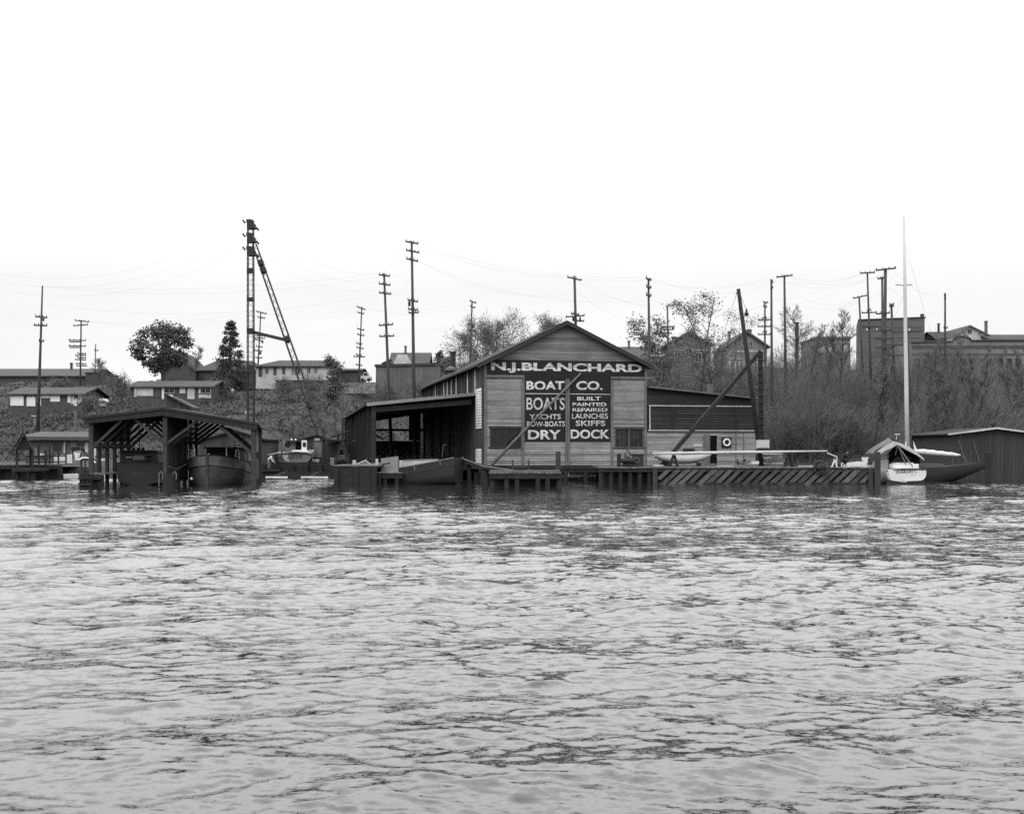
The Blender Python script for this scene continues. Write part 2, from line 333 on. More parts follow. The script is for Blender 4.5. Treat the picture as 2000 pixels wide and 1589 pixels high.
for s, x0, x1, (ta, tb), (ba, bb), bo in lines:
    mb = MB(); lettering(mb, s, W(*fac(x0, ba), .046), W(*fac(x1, bb), .046), W(*fac(x0, ta), .046), bo)
    mb.build('lettering', signwht, sg)
mb = MB(); z = zP(769); wbox(mb, s0+.05, uL(1103.5), z-.025, z+.025, .03, .046); wbox(mb, uL(1112.5), s1-.05, z-.025, z+.025, .03, .046); mb.build('sign_rule', signwht, sg)
for a in ((uL(1018), uL(1024), ZB, band0-.14, .002, .075), (uL(1192.6), uL(1197), ZB, band0-.14, .002, .075)): mb = MB(); wbox(mb, *a); mb.build('trim_post', trim, shop)
for a in ((.02, uL(1024), band0-.14, band0+.06, .004, .13), (uL(1192.6), FW+.55, band0-.14, band0+.03, .004, .13)): mb = MB(); wbox(mb, *a); mb.build('ledge', trim, shop)
mb = MB(); wbox(mb, uL(1104), uL(1107.6), .3, band0-.2, .03, .13); wbox(mb, uL(1108.2), uL(1112), .3, band0-.2, .03, .12); mb.build('door_post', trim, shop)
for a, b in ((-.02, .2), (FW-.14, FW+.02)): mb = MB(); wbox(mb, a, b, ZB, ztop(0)-.1, .002, .09); mb.build('corner_board', trim, shop)
mb = MB(); mb.tube([W(-.12, ZB-.1, .12), W(-.12, 7.7, .12), W(-.3, 8.35, .2)], .085, 6); mb.build('downspout', trimd, shop)
def sash_window(u0, u1, z0, z1, ncol, half, parent):
    mb = MB(); t = .1
    wbox(mb, u0-.08, u1+.08, z1, z1+.13, .0, .09); wbox(mb, u0-.12, u1+.12, z0-.1, z0, .0, .13)
    wbox(mb, u0-.02, u0+t, z0, z1, -.1, .06); wbox(mb, u1-t, u1+.02, z0, z1, -.1, .06)
    mid = (u0+u1)/2; wbox(mb, mid-.07, mid+.07, z0, z1, -.09, .03)
    for a, b in ((u0+t, mid-.07), (mid+.07, u1-t)):
        for i in range(1, ncol):
            x = a+(b-a)*i/ncol; wbox(mb, x-.016, x+.016, z0, z1, -.075, -.04)
        zz = (z0+z1)/2; wbox(mb, a, b, zz-.016, zz+.016, -.072, -.043)
    f = mb.build('window', half, parent)
    mb = MB(); wbox(mb, u0+t, u1-t, z0, z1, -.1, -.08); mb.build('pane', glass, f); return f
sash_window(lw0, lw1, wz0, wz1, 3, trimd, shop); sash_window(rw0, rw1, wz0, wz1, 3, M('window_frame', .14, .8, .3), shop)
# roof: two slopes with boards at the rake
mb = MB()
for s in (-1, 1):
    ue = UR+s*(6.17+.52); ze = ZR-SL*6.69
    a, b = W(UR, ZR, .42), W(ue, ze, .42)
    mb.obox(a, b-a, BK*(LEN+.8), ZU*-.16)
rf = mb.build('roof', roofd, shop)
mb = MB()
for s in (-1, 1):
    a, b = W(UR, ZR-.12, .45), W(UR+s*6.72, ZR-.12-SL*6.72, .45); mb.obox(a, b-a, N*.05, ZU*-.2)
mb.build('bargeboard', trimd, rf)
pz = tuple(W(1.9, 9.4, -29)); mb = MB(); mb.lathe(pz, [(.26, 0), (.26, 2.2), (.34, 2.2), (.34, 2.35)], 8); mb.build('stovepipe', steel, rf)
pz = tuple(W(1.2, 9.1, -25.5)); mb = MB(); mb.lathe(pz, [(.12, 0), (.12, .55), (.5, .6), (.42, .85), (.1, .98)], 10); mb.build('roof_vent', steelm, rf)
def Ws(u, z, off=0.): return O+BK*u-U*off+ZU*z         # left side wall: u runs back
mb = MB(); wbox(mb, 0.02, LEN, ZB, ztop(0)-.02, -.2, -.01, Ws)
for q in range(46):
    if q % 4 != 1: wbox(mb, 4+q*.76, 4.09+q*.76, 6.6, ztop(0)-.05, -.01, .05, Ws, 1)
mb.build('side_wall', [vboard, trimd], shop)
mb = MB(); z0, z1, z2 = 3.87, 2.36, 6.86; siding(mb, .1, 3.5, z0, z2, .2, .01, Wf=Ws); siding(mb, .1, 3.5, ZB, z1, .2, .01, Wf=Ws); mb.build('side_siding', clapw, shop)
for q in (3.55, 7.2, 13.4, 16.2, 18.8, 21, 27):
    mb = MB(); wbox(mb, q, q+.34, 6.5, ztop(0)-.12, -.005, .07, Ws); mb.build('side_window', creamy, shop)
mb = MB(); wbox(mb, 0, LEN, ZB, ztop(0), -.2, 0, lambda u, z, o: W(FW, z, -u)-U*o*-1); mb.build('far_side_wall', vboard, shop)
mb = MB(); mb.prism([W(0, ZB, -LEN), W(FW, ZB, -LEN), W(FW, ztop(FW), -LEN), W(UR, ztop(UR), -LEN), W(0, ztop(0), -LEN)], N*.15); mb.build('back_wall', vboard, shop)
mb = MB(); wbox(mb, -.3, FW+.3, .86, ZB-.005, -LEN, .25); wbox(mb, -.35, FW+.3, .62, .86, -.1, .18); mb.build('floor_deck', timber, shop)
for q in range(9):
    u = -.1+q*1.55; p = W(u, -1.2, .05); mb = MB(); mb.tube([p, p+ZU*1.9], .17, 7); mb.build('pile', timber, shop)
mb = MB()
for q in range(11): wbox(mb, uL(1098)+q*.24, uL(1098)+q*.24+.21, .22+random.uniform(0, .08), .86, -.2, -.14)
mb.build('skirt_board', trim, shop)
mb = MB(); wbox(mb, -.3, FW, -.6, .62, -2.5, -2.3); mb.build('crib_wall', timber, shop)
mb = MB(); mb.tube([W(*fac(955, 909), .75), W(*fac(1046, 818, .4), .33), W(*fac(1134, 729, .1), .16)], [.12, .1, .075], 8)
single('leaning_spar', mb, trim, 'long grey wooden spar leaning diagonally across the black sign of the shop', 'spar', smooth=True)
mb = MB(); mb.tube([W(*fac(957, 896), .5), W(*fac(1000, 882), .3), W(*fac(1023, 873), .1)], .02, 4)
single('mooring_line', mb, ropem, 'thin slack line tied to the shop wall under its window nearest the open shed', 'rope')
mb = MB(); mb.tube([W(*fac(1258, 718), .1), W(*fac(1264, 719.5), .2), W(*fac(1271, 718), .25)], .05, 5); mb.tube([W(*fac(1271, 716), .25), W(*fac(1271, 722), .25)], .05, 5)
single('wall_bracket', mb, steelm, 'small pale line bracket at the right end of the name band under the eave', 'bracket')
# ------------------------------------------------------------------ open boat shed on the shop's left side
L0 = 4.0
def Wl(u, z, L=0.): return O+U*u+BK*L+ZU*z             # u to the right along the front, L back
shed = thing('open_boat_shed', 'open lean-to boat shed with a pale fascia against the left side of the shop', 'shed', tuple(Wl(-4, .9, L0)))
UL = -8.05; zw, ze = 6.62, 5.76; LE = 38.5
def zroof(u, L): return zw+(ze-zw)*(u/UL)-.35*(L-L0)/(LE-L0)*(u/UL)
mb = MB(); ob = [Wl(-.02, zroof(0, L0), L0-.3), Wl(UL-.25, zroof(UL, L0), L0-.3), Wl(UL-.25, zroof(UL, LE), LE), Wl(-.02, zroof(0, LE), LE)]
mb.prism(ob, ZU*-.14); mb.build('roof', roofd, shed)
mb = MB(); mb.beam(Wl(-.02, zroof(0, L0)-.1, L0-.36), Wl(UL-.2, zroof(UL, L0)-.1, L0-.36), .05, .24); mb.build('fascia', fasc, shed)
for L in (L0, 9.5, 15.5, 21.5, 27.5, 33.5, 38):
    for u in ((UL+.3, -.3) if L > L0 else (UL+.35,)):
        big = .34 if L == L0 else .22
        mb = MB(); mb.beam(Wl(u, -1 if L < 20 else .5, L), Wl(u, zroof(u, L)-.14, L), big, up=(0, 1, 0)); mb.build('post', timber, shed)
    mb = MB(); mb.beam(Wl(UL+.3, zroof(UL, L)-.5, L), Wl(-.3, zroof(0, L)-.5 if L > 12 else zroof(0, L)-.7, L), .2, .35)
    if L in (33.5,):
        mb.beam(Wl(UL+.3, zroof(UL, L)-1.25, L), Wl(-.3, zroof(UL, L)-1.25, L), .12, .24); mb.beam(Wl(UL+.4, zroof(UL, L)-.4, L), Wl(UL+3.6, zroof(UL, L)-2.2, L), .12, .16)
    mb.build('cross_beam', timber, shed)
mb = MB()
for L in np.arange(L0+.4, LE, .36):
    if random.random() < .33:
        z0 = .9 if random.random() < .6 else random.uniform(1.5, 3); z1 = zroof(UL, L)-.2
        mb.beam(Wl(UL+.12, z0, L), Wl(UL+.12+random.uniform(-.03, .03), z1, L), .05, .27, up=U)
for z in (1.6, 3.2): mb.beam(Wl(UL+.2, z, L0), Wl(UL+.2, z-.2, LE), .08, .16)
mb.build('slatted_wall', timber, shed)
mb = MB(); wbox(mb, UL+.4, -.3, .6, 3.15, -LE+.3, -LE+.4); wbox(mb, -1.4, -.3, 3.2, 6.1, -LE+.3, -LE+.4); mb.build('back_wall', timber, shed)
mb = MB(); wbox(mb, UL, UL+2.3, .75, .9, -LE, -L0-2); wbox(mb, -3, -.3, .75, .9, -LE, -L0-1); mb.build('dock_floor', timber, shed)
# ------------------------------------------------------------------ low annex on the right
ann = thing('annex_shed', 'low clapboard annex with dark upper panels joined to the right end of the shop', 'building', tuple(W(16.6, ZB)))
A0, A1 = FW+.04, fac(1475, 800)[0]
za0, za1 = fac(1266, 757)[1], fac(1470, 779)[1]
def zar(u): return za0+(za1-za0)*(u-A0)/(A1-A0)
p1, p2 = fac(1268, 792)[1], fac(1268, 841)[1]
d0, d1, dz = uL(1386, 870), uL(1400, 870), fac(1390, 850)[1]
mb = MB(); siding(mb, A0, d0, ZB, p2-.06, .17, .01); siding(mb, d1, A1, ZB, p2-.06, .17, .01); siding(mb, d0, d1, dz, p2-.06, .17, .01); mb.build('lower_wall', clap, ann)
mb = MB(); siding(mb, A0, A1, p1+.06, za0, .2, .0, rf=lambda z: A0+(za0-z)/(za0-za1)*(A1-A0)); siding(mb, A0+.25, A1, p2+.04, p1-.04, .2, -.03)
mb.build('upper_panels', clapd, ann)
mb = MB(); wbox(mb, A0+.15, A1, p1-.035, p1+.035, .0, .08); wbox(mb, A0+.2, A0+.27, p2, p1, 0, .06); wbox(mb, A0+.1, A1, p2+.0, p2+.06, .0, .08); mb.build('pale_batten', creamy, ann)
mb = MB(); wbox(mb, A0+.05, A1, p2-.1, p2-.01, .0, .1); mb.build('sill', trimd, ann)
for px in (1315, 1438): mb = MB(); u = uL(px); wbox(mb, u-.1, u+.1, p2+.07, p1-.04, -.02, .035); mb.build('mullion', timber, ann)
for px in (1437, 1452): mb = MB(); wbox(mb, uL(px)-.04, uL(px)+.04, ZB, p2-.1, .01, .07); mb.build('wall_batten', trim, ann)
mb = MB(); wbox(mb, uL(1374, 870), d0-.0, ZB, dz+.05, .02, .1); mb.build('door_leaf', trim, ann)
mb = MB(); wbox(mb, d0, d1, ZB, dz, -1.5, -1.4); mb.build('doorway', timber, ann)
mb = MB(); wbox(mb, A0, d0-.02, ZB, zar(A1)-.1, -.25, -.06); wbox(mb, d1+.02, A1, ZB, zar(A1)-.1, -.25, -.06); wbox(mb, d0-.02, d1+.02, dz, zar(A1)-.1, -.25, -.06)
mb.prism([W(A0, zar(A1)-.1, -.06), W(A1, zar(A1)-.1, -.06), W(A0, za0-.1, -.06)], BK*.15); wbox(mb, A1-.2, A1, ZB, zar(A1)-.15, -11, -.26)
mb.build('wall_frame', timber, ann)
mb = MB(); a, b = W(A0, za0+.12, .45), W(A1+.2, zar(A1+.2)+.12, .45); mb.obox(a, b-a, BK*11.5, ZU*-.16); rf = mb.build('roof', roofd, ann)
mb = MB(); a, b = W(A0, za0+.1, .455), W(A1+.2, zar(A1+.2)+.1, .455); mb.obox(a, b-a, N*.03, ZU*-.1); mb.build('eave_strip', trim, rf)
uv = fac(1409, 752); p = W(uv[0], zar(uv[0])-.0, -2.5); mb = MB(); mb.box(p+ZU*.5, (.45, .45, 1.0)); mb.build('chimney', brickm, rf)
# things on the annex wall
c = W(*fac(1418, 864.3), .0)
lr = thing('life_ring_board', 'dark square board with a white life ring on the annex wall', 'life ring', tuple(c))
mb = MB(); uu, zz = fac(1418, 864.3); wbox(mb, uu-.39, uu+.39, zz-.4, zz+.4, .04, .09); mb.build('backboard', timber, lr)
mb = MB(); mb.ring(W(uu, zz+.02, .17), U, ZU, .245, .075, 22, 8); mb.build('ring', white, lr, True)
uu, zz = fac(1362, 869); mb = MB(); wbox(mb, uu-.37, uu+.37, zz-.11, zz+.12, .04, .075)
o = single('notice_board', mb, creamy, 'small pale notice board on the annex wall left of the doorway', 'notice')
uu, zz = fac(1344, 878); mb = MB(); wbox(mb, uu-.4, uu+.4, zz-.06, zz+.1, .05, .4); wbox(mb, uu-.34, uu-.26, zz-.3, zz-.06, .05, .3); wbox(mb, uu+.26, uu+.34, zz-.3, zz-.06, .05, .3)
single('wall_shelf', mb, timber, 'dark bracketed shelf on the annex wall above the white dinghy', 'shelf')
# ------------------------------------------------------------------ docks, piers and piles
def dock(name, label, x0, x1, y0, y1, z, piles, cat='dock', dm=deckm, skirt=None, pr=.16):
    t = thing(name, label, cat, ((x0+x1)/2, (y0+y1)/2, z))
    mb = MB(); n = max(2, int((x1-x0)/.5))
    for i in range(n):
        a = x0+(x1-x0)*i/n; b = x0+(x1-x0)*(i+1)/n-.02; dz = random.uniform(-.012, .012)
        mb.obox((a, y0-random.uniform(0, .07), z-.07+dz), (b-a, 0, 0), (0, y1-y0, 0), (0, 0, .07))
    mb.build('deck', dm, t)
    mb = MB(); mb.box(((x0+x1)/2, y0+.12, z-.24), (x1-x0-.05, .2, .3)); mb.build('rim_beam', timber, t)
    if skirt: mb = MB(); mb.box(((x0+x1)/2, y0+skirt, (z-.4-1)/2+.03), (x1-x0-.15, .1, z+.6)); mb.build('crib_wall', timber, t)
    for x, y in piles:
        mb = MB(); j = random.uniform(-.05, .05); mb.tube([(x, y, -1.4), (x+j, y, z-.1)], [pr*1.05, pr], 7); mb.build('pile', timber, t)
    return t
def piling(label, px, ytop, ywat, D, r=.16, m=None, name='piling', lean=0):
    b = P(px, ywat, D); tp = P(px+lean, ytop, D); mb = MB(); b.z = -1.3
    mb.tube([b, b.lerp(tp, .5), tp-ZU*.04, tp], [r*1.05, r, r*.97, r*.8], 8)
    return single(name, mb, m or timberm, label, 'piling', smooth=False)
# right pier: shallow at its outer end, deep in front of the annex
py = thing('work_pier', 'long timber pier fronted with slanted fender planks at the right of the shop', 'pier', (15, 82, 1.13))
PD, PZ = 80.8, 1.13; PX0, PXS, PX1 = P(1171, 910, PD).x, P(1281, 910, PD).x, P(1712, 910, PD).x
mb = MB(); x = PX0
while x < PX1:
    wdt = random.uniform(.2, .3); y1 = 90.6 if x < 19.6 else 82.3; dz = random.uniform(-.012, .02)
    if x < 10.2: y1 = 88.6
    mb.obox((x, PD-.12-random.uniform(0, .08), PZ-.08+dz), (wdt-.02, 0, 0), (0, y1-PD, 0), (0, 0, .08)); x += wdt
mb.build('deck', deckm, py)
mb = MB(); mb.box(((PX0+PX1)/2, PD+.1, PZ-.2), (PX1-PX0-.04, .2, .22)); mb.build('rim_beam', timberm, py)
mb = MB(); mb.box(((PXS+PX1)/2, PD+.3, .2), (PX1-PXS, .1, 1.4)); mb.box(((PX0+PXS)/2, PD+.9, .2), (PXS-PX0, .1, 1.4)); mb.build('backing_wall', timber, py)
mb = MB(); x = PXS-.35; i = 0
while x < PX1-.9:
    wd = random.uniform(.34, .47); rise = .99; run = 1.05+random.uniform(-.06, .06)
    a = V((x, PD-.07-random.uniform(0, .03), .0)); zt = PZ-.16
    mb.prism([a, a+V((wd, 0, 0)), a+V((wd+run, 0, zt)), a+V((run, 0, zt))] if x > PXS-.05 else [V((PXS, a.y, .33)), a+V((wd+.3, 0, .3)), a+V((wd+run, 0, zt)), a+V((run, 0, zt))], (0, .07, 0), random.choice((0, 0, 1, 2)))
    x += .605+random.uniform(-.03, .03); i += 1
mb.build('fender_planks', [slatm, M('dark_fender_planks', .1, .9, .35, (3, 3, 3), 1.2, grime=.4), M('pale_fender_planks', .22, .9, .35, (3, 3, 3), 1.2, grime=.4)], py)
mb = MB(); mb.box(((PXS+PX1)/2, PD-.02, .03), (PX1-PXS, .12, .16)); mb.build('waterline_beam', timber, py)
for px in (1279, 1700):
    mb = MB(); p = P(px, 920, PD-.1); mb.box((p.x, PD-.12, .0), (.3, .2, 2.1)); mb.build('corner_post', timberm, py)
for x in np.linspace(PX0+.15, PXS-.4, 6):
    mb = MB(); mb.tube([(x, PD+.25, -1.3), (x, PD+.25, PZ-.1)], .15, 7); mb.build('pile', timber, py)
piling('tall weathered piling at the outer end of the slanted-plank pier', 1714, 882, 945, 80.45, .2)
piling('lone dark piling standing in the water before the boathouse at far right', 1931, 882, 943, 82.5, .23, timber)
piling('tall grey piling in the water before the door post of the shop', 1090, 881, 950, 76.2, .17)
mb = MB(); p = P(1209, 908, 82); mb.lathe((p.x, p.y, PZ), [(.15, 0), (.14, .85), (.16, .87), (.1, .92)], 8); single('bollard', mb, timber, 'short dark bollard post on the pier deck left of the winches', 'bollard')
# low front dock before the shop
t = dock('front_dock', 'low narrow timber dock in the water before the shop front', P(955, 922, 76).x, P(1096, 922, 76).x, 75.6, 77.3, .88, [(-1.2, 75.9), (-.3, 75.8), (.35, 75.8), (1.6, 75.75), (2.25, 75.75), (2.95, 75.9)], dm=deckm, skirt=.9)
mb = MB(); a, b = V((-1.4, 76.0, .96)), V((3.0, 75.9, .97)); mb.tube([a, b], .06, 6); single('handrail_pole', mb, trim, 'pale pole lying along the low front dock', 'pole')
fr = thing('boarding_frame', 'small dark ladder frame standing on the low front dock', 'frame', (.6, 76.4, .9))
for q in (-.0, 1.02): mb = MB(); mb.beam((q+.1, 76.4, .88), (q+.02, 76.6, 1.66), .09); mb.build('upright', timberm, fr)
mb = MB(); mb.beam((.1, 76.45, 1.25), (1.1, 76.45, 1.25), .09); mb.build('rail', timberm, fr)
mb = MB(); p = P(1130, 934, 90); mb.tube([p+V((-1.3, 0, -.02)), p+V((1.3, .2, 0))], [.14, .12], 8); single('floating_log', mb, trim, 'pale log floating below the middle door post of the shop', 'log')
rp = thing('boat_ramp', 'dark sloping timber ramp from the barge down to the low front dock', 'ramp', tuple(P(925, 915, 80)))
mb = MB(); a, b = P(902, 897, 82), P(1000, 920, 77); mb.prism([a, b, b+V((0, 1.2, 0)), a+V((0, 1.2, 0))], ZU*-.25); mb.build('deck', timber, rp)
mb = MB(); mb.tube([a+ZU*.08, a.lerp(b, .45)+ZU*-.12, b+ZU*.06], .05, 5); mb.build('edge_rail', trim, rp)
for f in (.15, .5, .85): mb = MB(); q = a.lerp(b, f)+V((0, .5, 0)); mb.tube([q, V((q.x, q.y, -1.2))], .15, 7); mb.build('pile', timber, rp)
# dock on the left of the open shed
cx0, cx1 = P(651, 908, 79.3).x, P(737, 908, 79.3).x
dock('crib_dock', 'solid dark timber dock under the open boat shed with gear on it', cx0, cx1, 79.2, 96, 1.28, [(cx0+.2, 79.1), (cx1-.2, 79.1), (cx0+1.5, 79.15)], skirt=.05)
fx0, fx1 = P(736, 922, 80.6).x, P(778, 922, 80.6).x
dock('low_float', 'low pale-topped landing float at the front post of the open shed', fx0, fx1+.3, 80.5, 83, .78, [(fx0+.15, 80.6), (fx0+.55, 80.7), (fx1-.1, 80.7)], skirt=.8)
mb = MB(); a, b, c, d = P(744, 922, 83.3), P(778, 922, 83.3), P(778, 890.5, 83.6), P(744, 895, 83.6)
mb.prism([a, b, c, d], (0, .06, 0)); hb = single('hatch_board', mb, greyp, 'grey weathered hatch board standing on the float beside the shed post', 'board')
mb = MB(); a, b = P(740, 908, 83.1), P(762, 903.5, 83.2); mb.tube([a, b], .05, 5); single('leaning_stick', mb, timber, 'short dark stick lying across the grey hatch board', 'stick')
# A-frame hand winch and dock gear
wn = thing('hand_winch', 'dark A-frame hand winch on the timber dock under the open shed', 'winch', tuple(P(667, 906, 84)))
a = P(655, 907, 84); b = P(681, 907, 84); tp = P(667, 863, 84)
for q in (a, b): mb = MB(); mb.beam(q, tp, .13); mb.build('leg', timber, wn); mb = MB(); mb.beam(q+V((0, 1.3, 0)), tp+V((0, .3, 0)), .12); mb.build('leg', timber, wn)
for f in (.4, .72): mb = MB(); mb.beam(a.lerp(tp, f), b.lerp(tp, f), .07); mb.build('rung', trim, wn)
mb = MB(); c = P(668, 899, 84.6); mb.tube([c+V((-.45, 0, 0)), c+V((.45, 0, 0))], .26, 10); mb.build('drum', steel, wn)
mb = MB(); a, b, c = P(697, 906, 85), P(714, 899, 85), P(724, 907, 85); mb.tube([a, b, c], .05, 5); single('bent_pipe', mb, creamy, 'pale bent pipe lying on the timber dock under the shed', 'pipe')
mb = MB(); p = P(692, 907, 84); mb.lathe(p, [(.12, 0), (.13, .28), (.1, .3)], 8); single('paint_can', mb, creamy, 'pale can standing on the timber dock right of the winch', 'can')
mb = MB(); p = P(733, 910, 83); mb.obox(p, (.18, 0, 0), (0, .1, 0), (.02, 0, .5)); single('leaning_plank', mb, creamy, 'short pale plank upright against the shed front post', 'plank')
mb = MB(); p = P(649, 908, 82); mb.lathe(p, [(.13, 0), (.14, .45), (.1, .5)], 8); single('marker_bucket', mb, greyp, 'grey bucket on the dock corner left of the winch', 'bucket')
# ------------------------------------------------------------------ stiff-leg derrick before the annex
dk = thing('derrick', 'dark timber stiff-leg derrick with a leaning boom before the annex', 'derrick', tuple(P(1487, 905, 86)))
a = P(1488, 906, 86); a.z = PZ; b = P(1442, 564, 85.5); mb = MB(); mb.tube([a, a.lerp(b, .5), b], [.2, .17, .13], 9); mb.build('boom', timber, dk, True)
p0 = P(1487, 906, 87); p0.z = PZ; p1_ = P(1485, 686, 87); mb = MB(); mb.beam(p0, p1_, .3, up=(0, 1, 0)); po = mb.build('post', timber, dk)
for i in range(11):
    q = p0.lerp(p1_, .3+.062*i)-V((0, .2, 0)); mb = MB(); mb.tube([q+V((-.3, 0, 0)), q+V((.3, 0, 0))], .035, 5); mb.build('step_peg', steel, po)
e0 = P(1291, 889, 84.5); e0.z = PZ; mb = MB(); mb.beam(e0, p1_, .26); mb.build('brace', timber, dk)
mb = MB(); mb.box(a+V((-.02, -.35, 1.55)), (.85, .5, .62)); hb = mb.build('winch_box', creamy, dk)
mb = MB(); mb.box(a+V((-.02, -.37, 1.1)), (.8, .46, .4)); mb.build('gear_case', steel, dk)
mb = MB(); mb.tube([b, P(1458, 607, 85.3)], .016, 4); mb.tube([b, P(1437, 575, 85.3)], .02, 4); mb.build('fall_line', ropem, dk)
mb = MB(); c = P(1458, 611, 85.3); mb.lathe(c-ZU*.15, [(.05, .45), (.09, .2), (.17, .1), (.15, -.02), (.05, -.08)], 8); mb.build('hook_block', steel, dk)
for px, q in ((1374, 771), (1448, 778)):
    mb = MB(); mb.tube([b, P(px, q, 93)], .012, 4); mb.build('guy_wire', wirem, dk)
# long spar on trestles, dinghy, winches and the clutter on the pier
a, b = P(1275, 885.4, 82.4), P(1616, 880.5, 81.9)
mb = MB(); mb.tube([a, a.lerp(b, .4), a.lerp(b, .8), b], [.1, .1, .075, .045], 9); single('long_spar', mb, creamy, 'long pale mast spar lying on trestles above the pier deck', 'spar', smooth=True)
for px, yt, lab in ((1316, 888, 'dark trestle under the spar before the white dinghy'), (1541, 884, 'dark trestle under the thin right end of the spar')):
    t = thing('trestle', lab, 'trestle', (P(px, yt, 82.3).x, 82.3, PZ)); tp = P(px, yt, 82.3)
    for dx in (-.26, .26):
        for dy in (-.3, .3): mb = MB(); mb.beam((tp.x+dx, tp.y+dy, PZ), (tp.x+dx*.15, tp.y+dy*.6, tp.z-.02), .09); mb.build('leg', timber, t)
    mb = MB(); mb.box((tp.x, tp.y, tp.z-.05), (.16, .8, .1)); mb.build('top_beam', timber, t)
def hull(mb, o, d, L, B, sheer, keel, plan, nst=16, mi=0, deck=None, tuck=.72, close=True):
    o = V(o); d = V(d).normalized(); s = V((d.y, -d.x, 0)); rows = []
    for i in range(nst):
        t = i/(nst-1); hb = max(B/2*plan(t), .012); zs, zk = sheer(t), keel(t); h = zs-zk
        c = o+d*(L*t)
        prof = [(1, 1), (.985, .72), (.93, .45), (tuck, .2), (.3, .05), (0, 0)]
        pts = [c-s*hb*a+ZU*(zk+h*b-o.z+0*c.z) for a, b in prof]+[c+s*hb*a+ZU*(zk+h*b-o.z) for a, b in prof[-2::-1]]
        rows.append([V((p.x, p.y, p.z)) for p in pts])
    n = len(rows[0]); vs = [p for r in rows for p in r]; fs = []
    for i in range(nst-1):
        for j in range(n-1): fs.append((i*n+j, i*n+j+1, (i+1)*n+j+1, (i+1)*n+j))
    mb.add(vs, fs, mi)
    mb.add(rows[0], [tuple(range(n))], mi); mb.add(rows[-1], [tuple(range(n))[::-1]], mi)
    if deck is not None:
        dz = V((0, 0, deck))
        for i in range(nst-1): mb.quad(rows[i][0]-dz, rows[i][-1]-dz, rows[i+1][-1]-dz, rows[i+1][0]-dz, mi)
    return rows
def rail(mb, rows, k, r, off=0, n=5, dz=0, i0=0, i1=None):
    mb.tube([q[k]+V((0, 0, dz)) for q in rows[i0:i1]], r, n)
# white dinghy on the pier, seen from the side
dn = thing('dinghy', 'small white rowing dinghy chocked on the pier under the long spar', 'boat', tuple(P(1332, 906, 84.6)))
o = P(1279, 900, 84.6); L = P(1389, 900, 84.6).x-o.x
mb = MB(); rows = hull(mb, (o.x, o.y, 0), (1, 0, 0), L, 1.35, lambda t: 1.93+.12*(2*t-1)**2+(.05 if t > .8 else 0), lambda t: 1.36+.5*abs(2*t-.95)**2.6, lambda t: (.62+.5*t-.2*t*t if t < .6 else (1-((t-.6)/.4)**2)*.85), deck=.1); mb.build('hull', white, dn, True)
mb = MB(); rail(mb, rows, 5, .055, dz=.0); rail(mb, rows, 3, .03); mb.build('keel', trim, dn)
for i in (0, -1): pass
mb = MB(); rail(mb, rows, 0, .03); mb.build('rub_rail', trim, dn)
for x in (.9, 3.1): mb = MB(); mb.box((o.x+x, 84.6, PZ+.13), (.2, 1.0, .26)); mb.build('chock', timber, dn)
for px, lab, sc in ((1227, 'dark deck winch with a lever beside the bollard', 1), (1246, 'dark boxy engine housing right of the lever winch', .95)):
    p = P(px, 906, 83); p.z = PZ; t = thing('deck_winch', lab, 'winch', tuple(p))
    if px < 1240:
        mb = MB(); mb.prism([p+V((-.42, -.3, 0)), p+V((.42, -.3, 0)), p+V((.34, -.3, .55)), p+V((.0, -.3, .7)), p+V((-.3, -.3, .6))], (0, .6, 0)); mb.build('frame', steel, t)
        mb = MB(); mb.tube([p+V((-.55, -.35, .42)), p+V((.45, -.35, .42))], .16, 10); mb.build('drum', steel, t)
        mb = MB(); mb.tube([p+V((.35, -.4, .55)), P(1203, 851, 82.6)], [.05, .04], 6); mb.build('lever', timberm, t)
        mb = MB(); mb.tube([p+V((-.2, 0, .6)), p+V((-.2, 0, .95))], .05, 6); mb.build('exhaust', steel, t)
    else:
        mb = MB(); mb.box(p+V((0, 0, .4)), (.72, .7, .8)); mb.build('housing', steel, t)
        mb = MB(); mb.box(p+V((0, 0, .83)), (.8, .78, .06)); mb.build('lid', timber, t)
        mb = MB(); mb.ring(p+V((-.12, -.37, .45)), (1, 0, 0), (0, 0, 1), .17, .04); mb.build('flywheel', steelm, t)
mb = MB()
for q in ((1277, 911), (1283, 909.5), (1290, 911)): pass
mb.beam(P(1277, 909, 81.2), P(1295, 908.6, 81.4), .12, .06); single('white_plank', mb, white, 'short white plank on the pier edge left of the dinghy', 'plank')
t = thing('lumber_stack', 'untidy stack of pale lumber on the pier right of the derrick', 'lumber', (P(1515, 900, 85).x, 85, PZ))
for i in range(16):
    x0, x1 = 1488+random.uniform(0, 8), 1532+random.uniform(-6, 6); zz = 906-i*1.45+random.uniform(-.4, .4)
    mb = MB(); a, b = P(x0, zz, 84.5+random.uniform(0, 1.2)), P(x1, zz+random.uniform(-.6, .6), 84.6+random.uniform(0, 1)); mb.beam(a, b, .16, .05); mb.build('board', random.choice([creamy, trim, greyp]), t)
mb = MB(); mb.box(P(1474, 903, 81.6)+ZU*.0, (.5, .4, .2)); single('pale_crate', mb, creamy, 'small pale crate on the pier deck below the derrick boom', 'crate')
t = thing('scrap_pile', 'grey heap of scrap timber on the deck left of the pale crate', 'scrap', (P(1450, 905, 82).x, 82, PZ))
for i in range(9):
    x = 1440+random.uniform(0, 18); mb = MB(); a, b = P(x, 906, 82+random.uniform(0, .6)), P(x+random.uniform(-8, 8), 895+random.uniform(0, 8), 82.2); mb.beam(a, b, .12, .08); mb.build('timber_piece', random.choice([timberm, trim]), t)
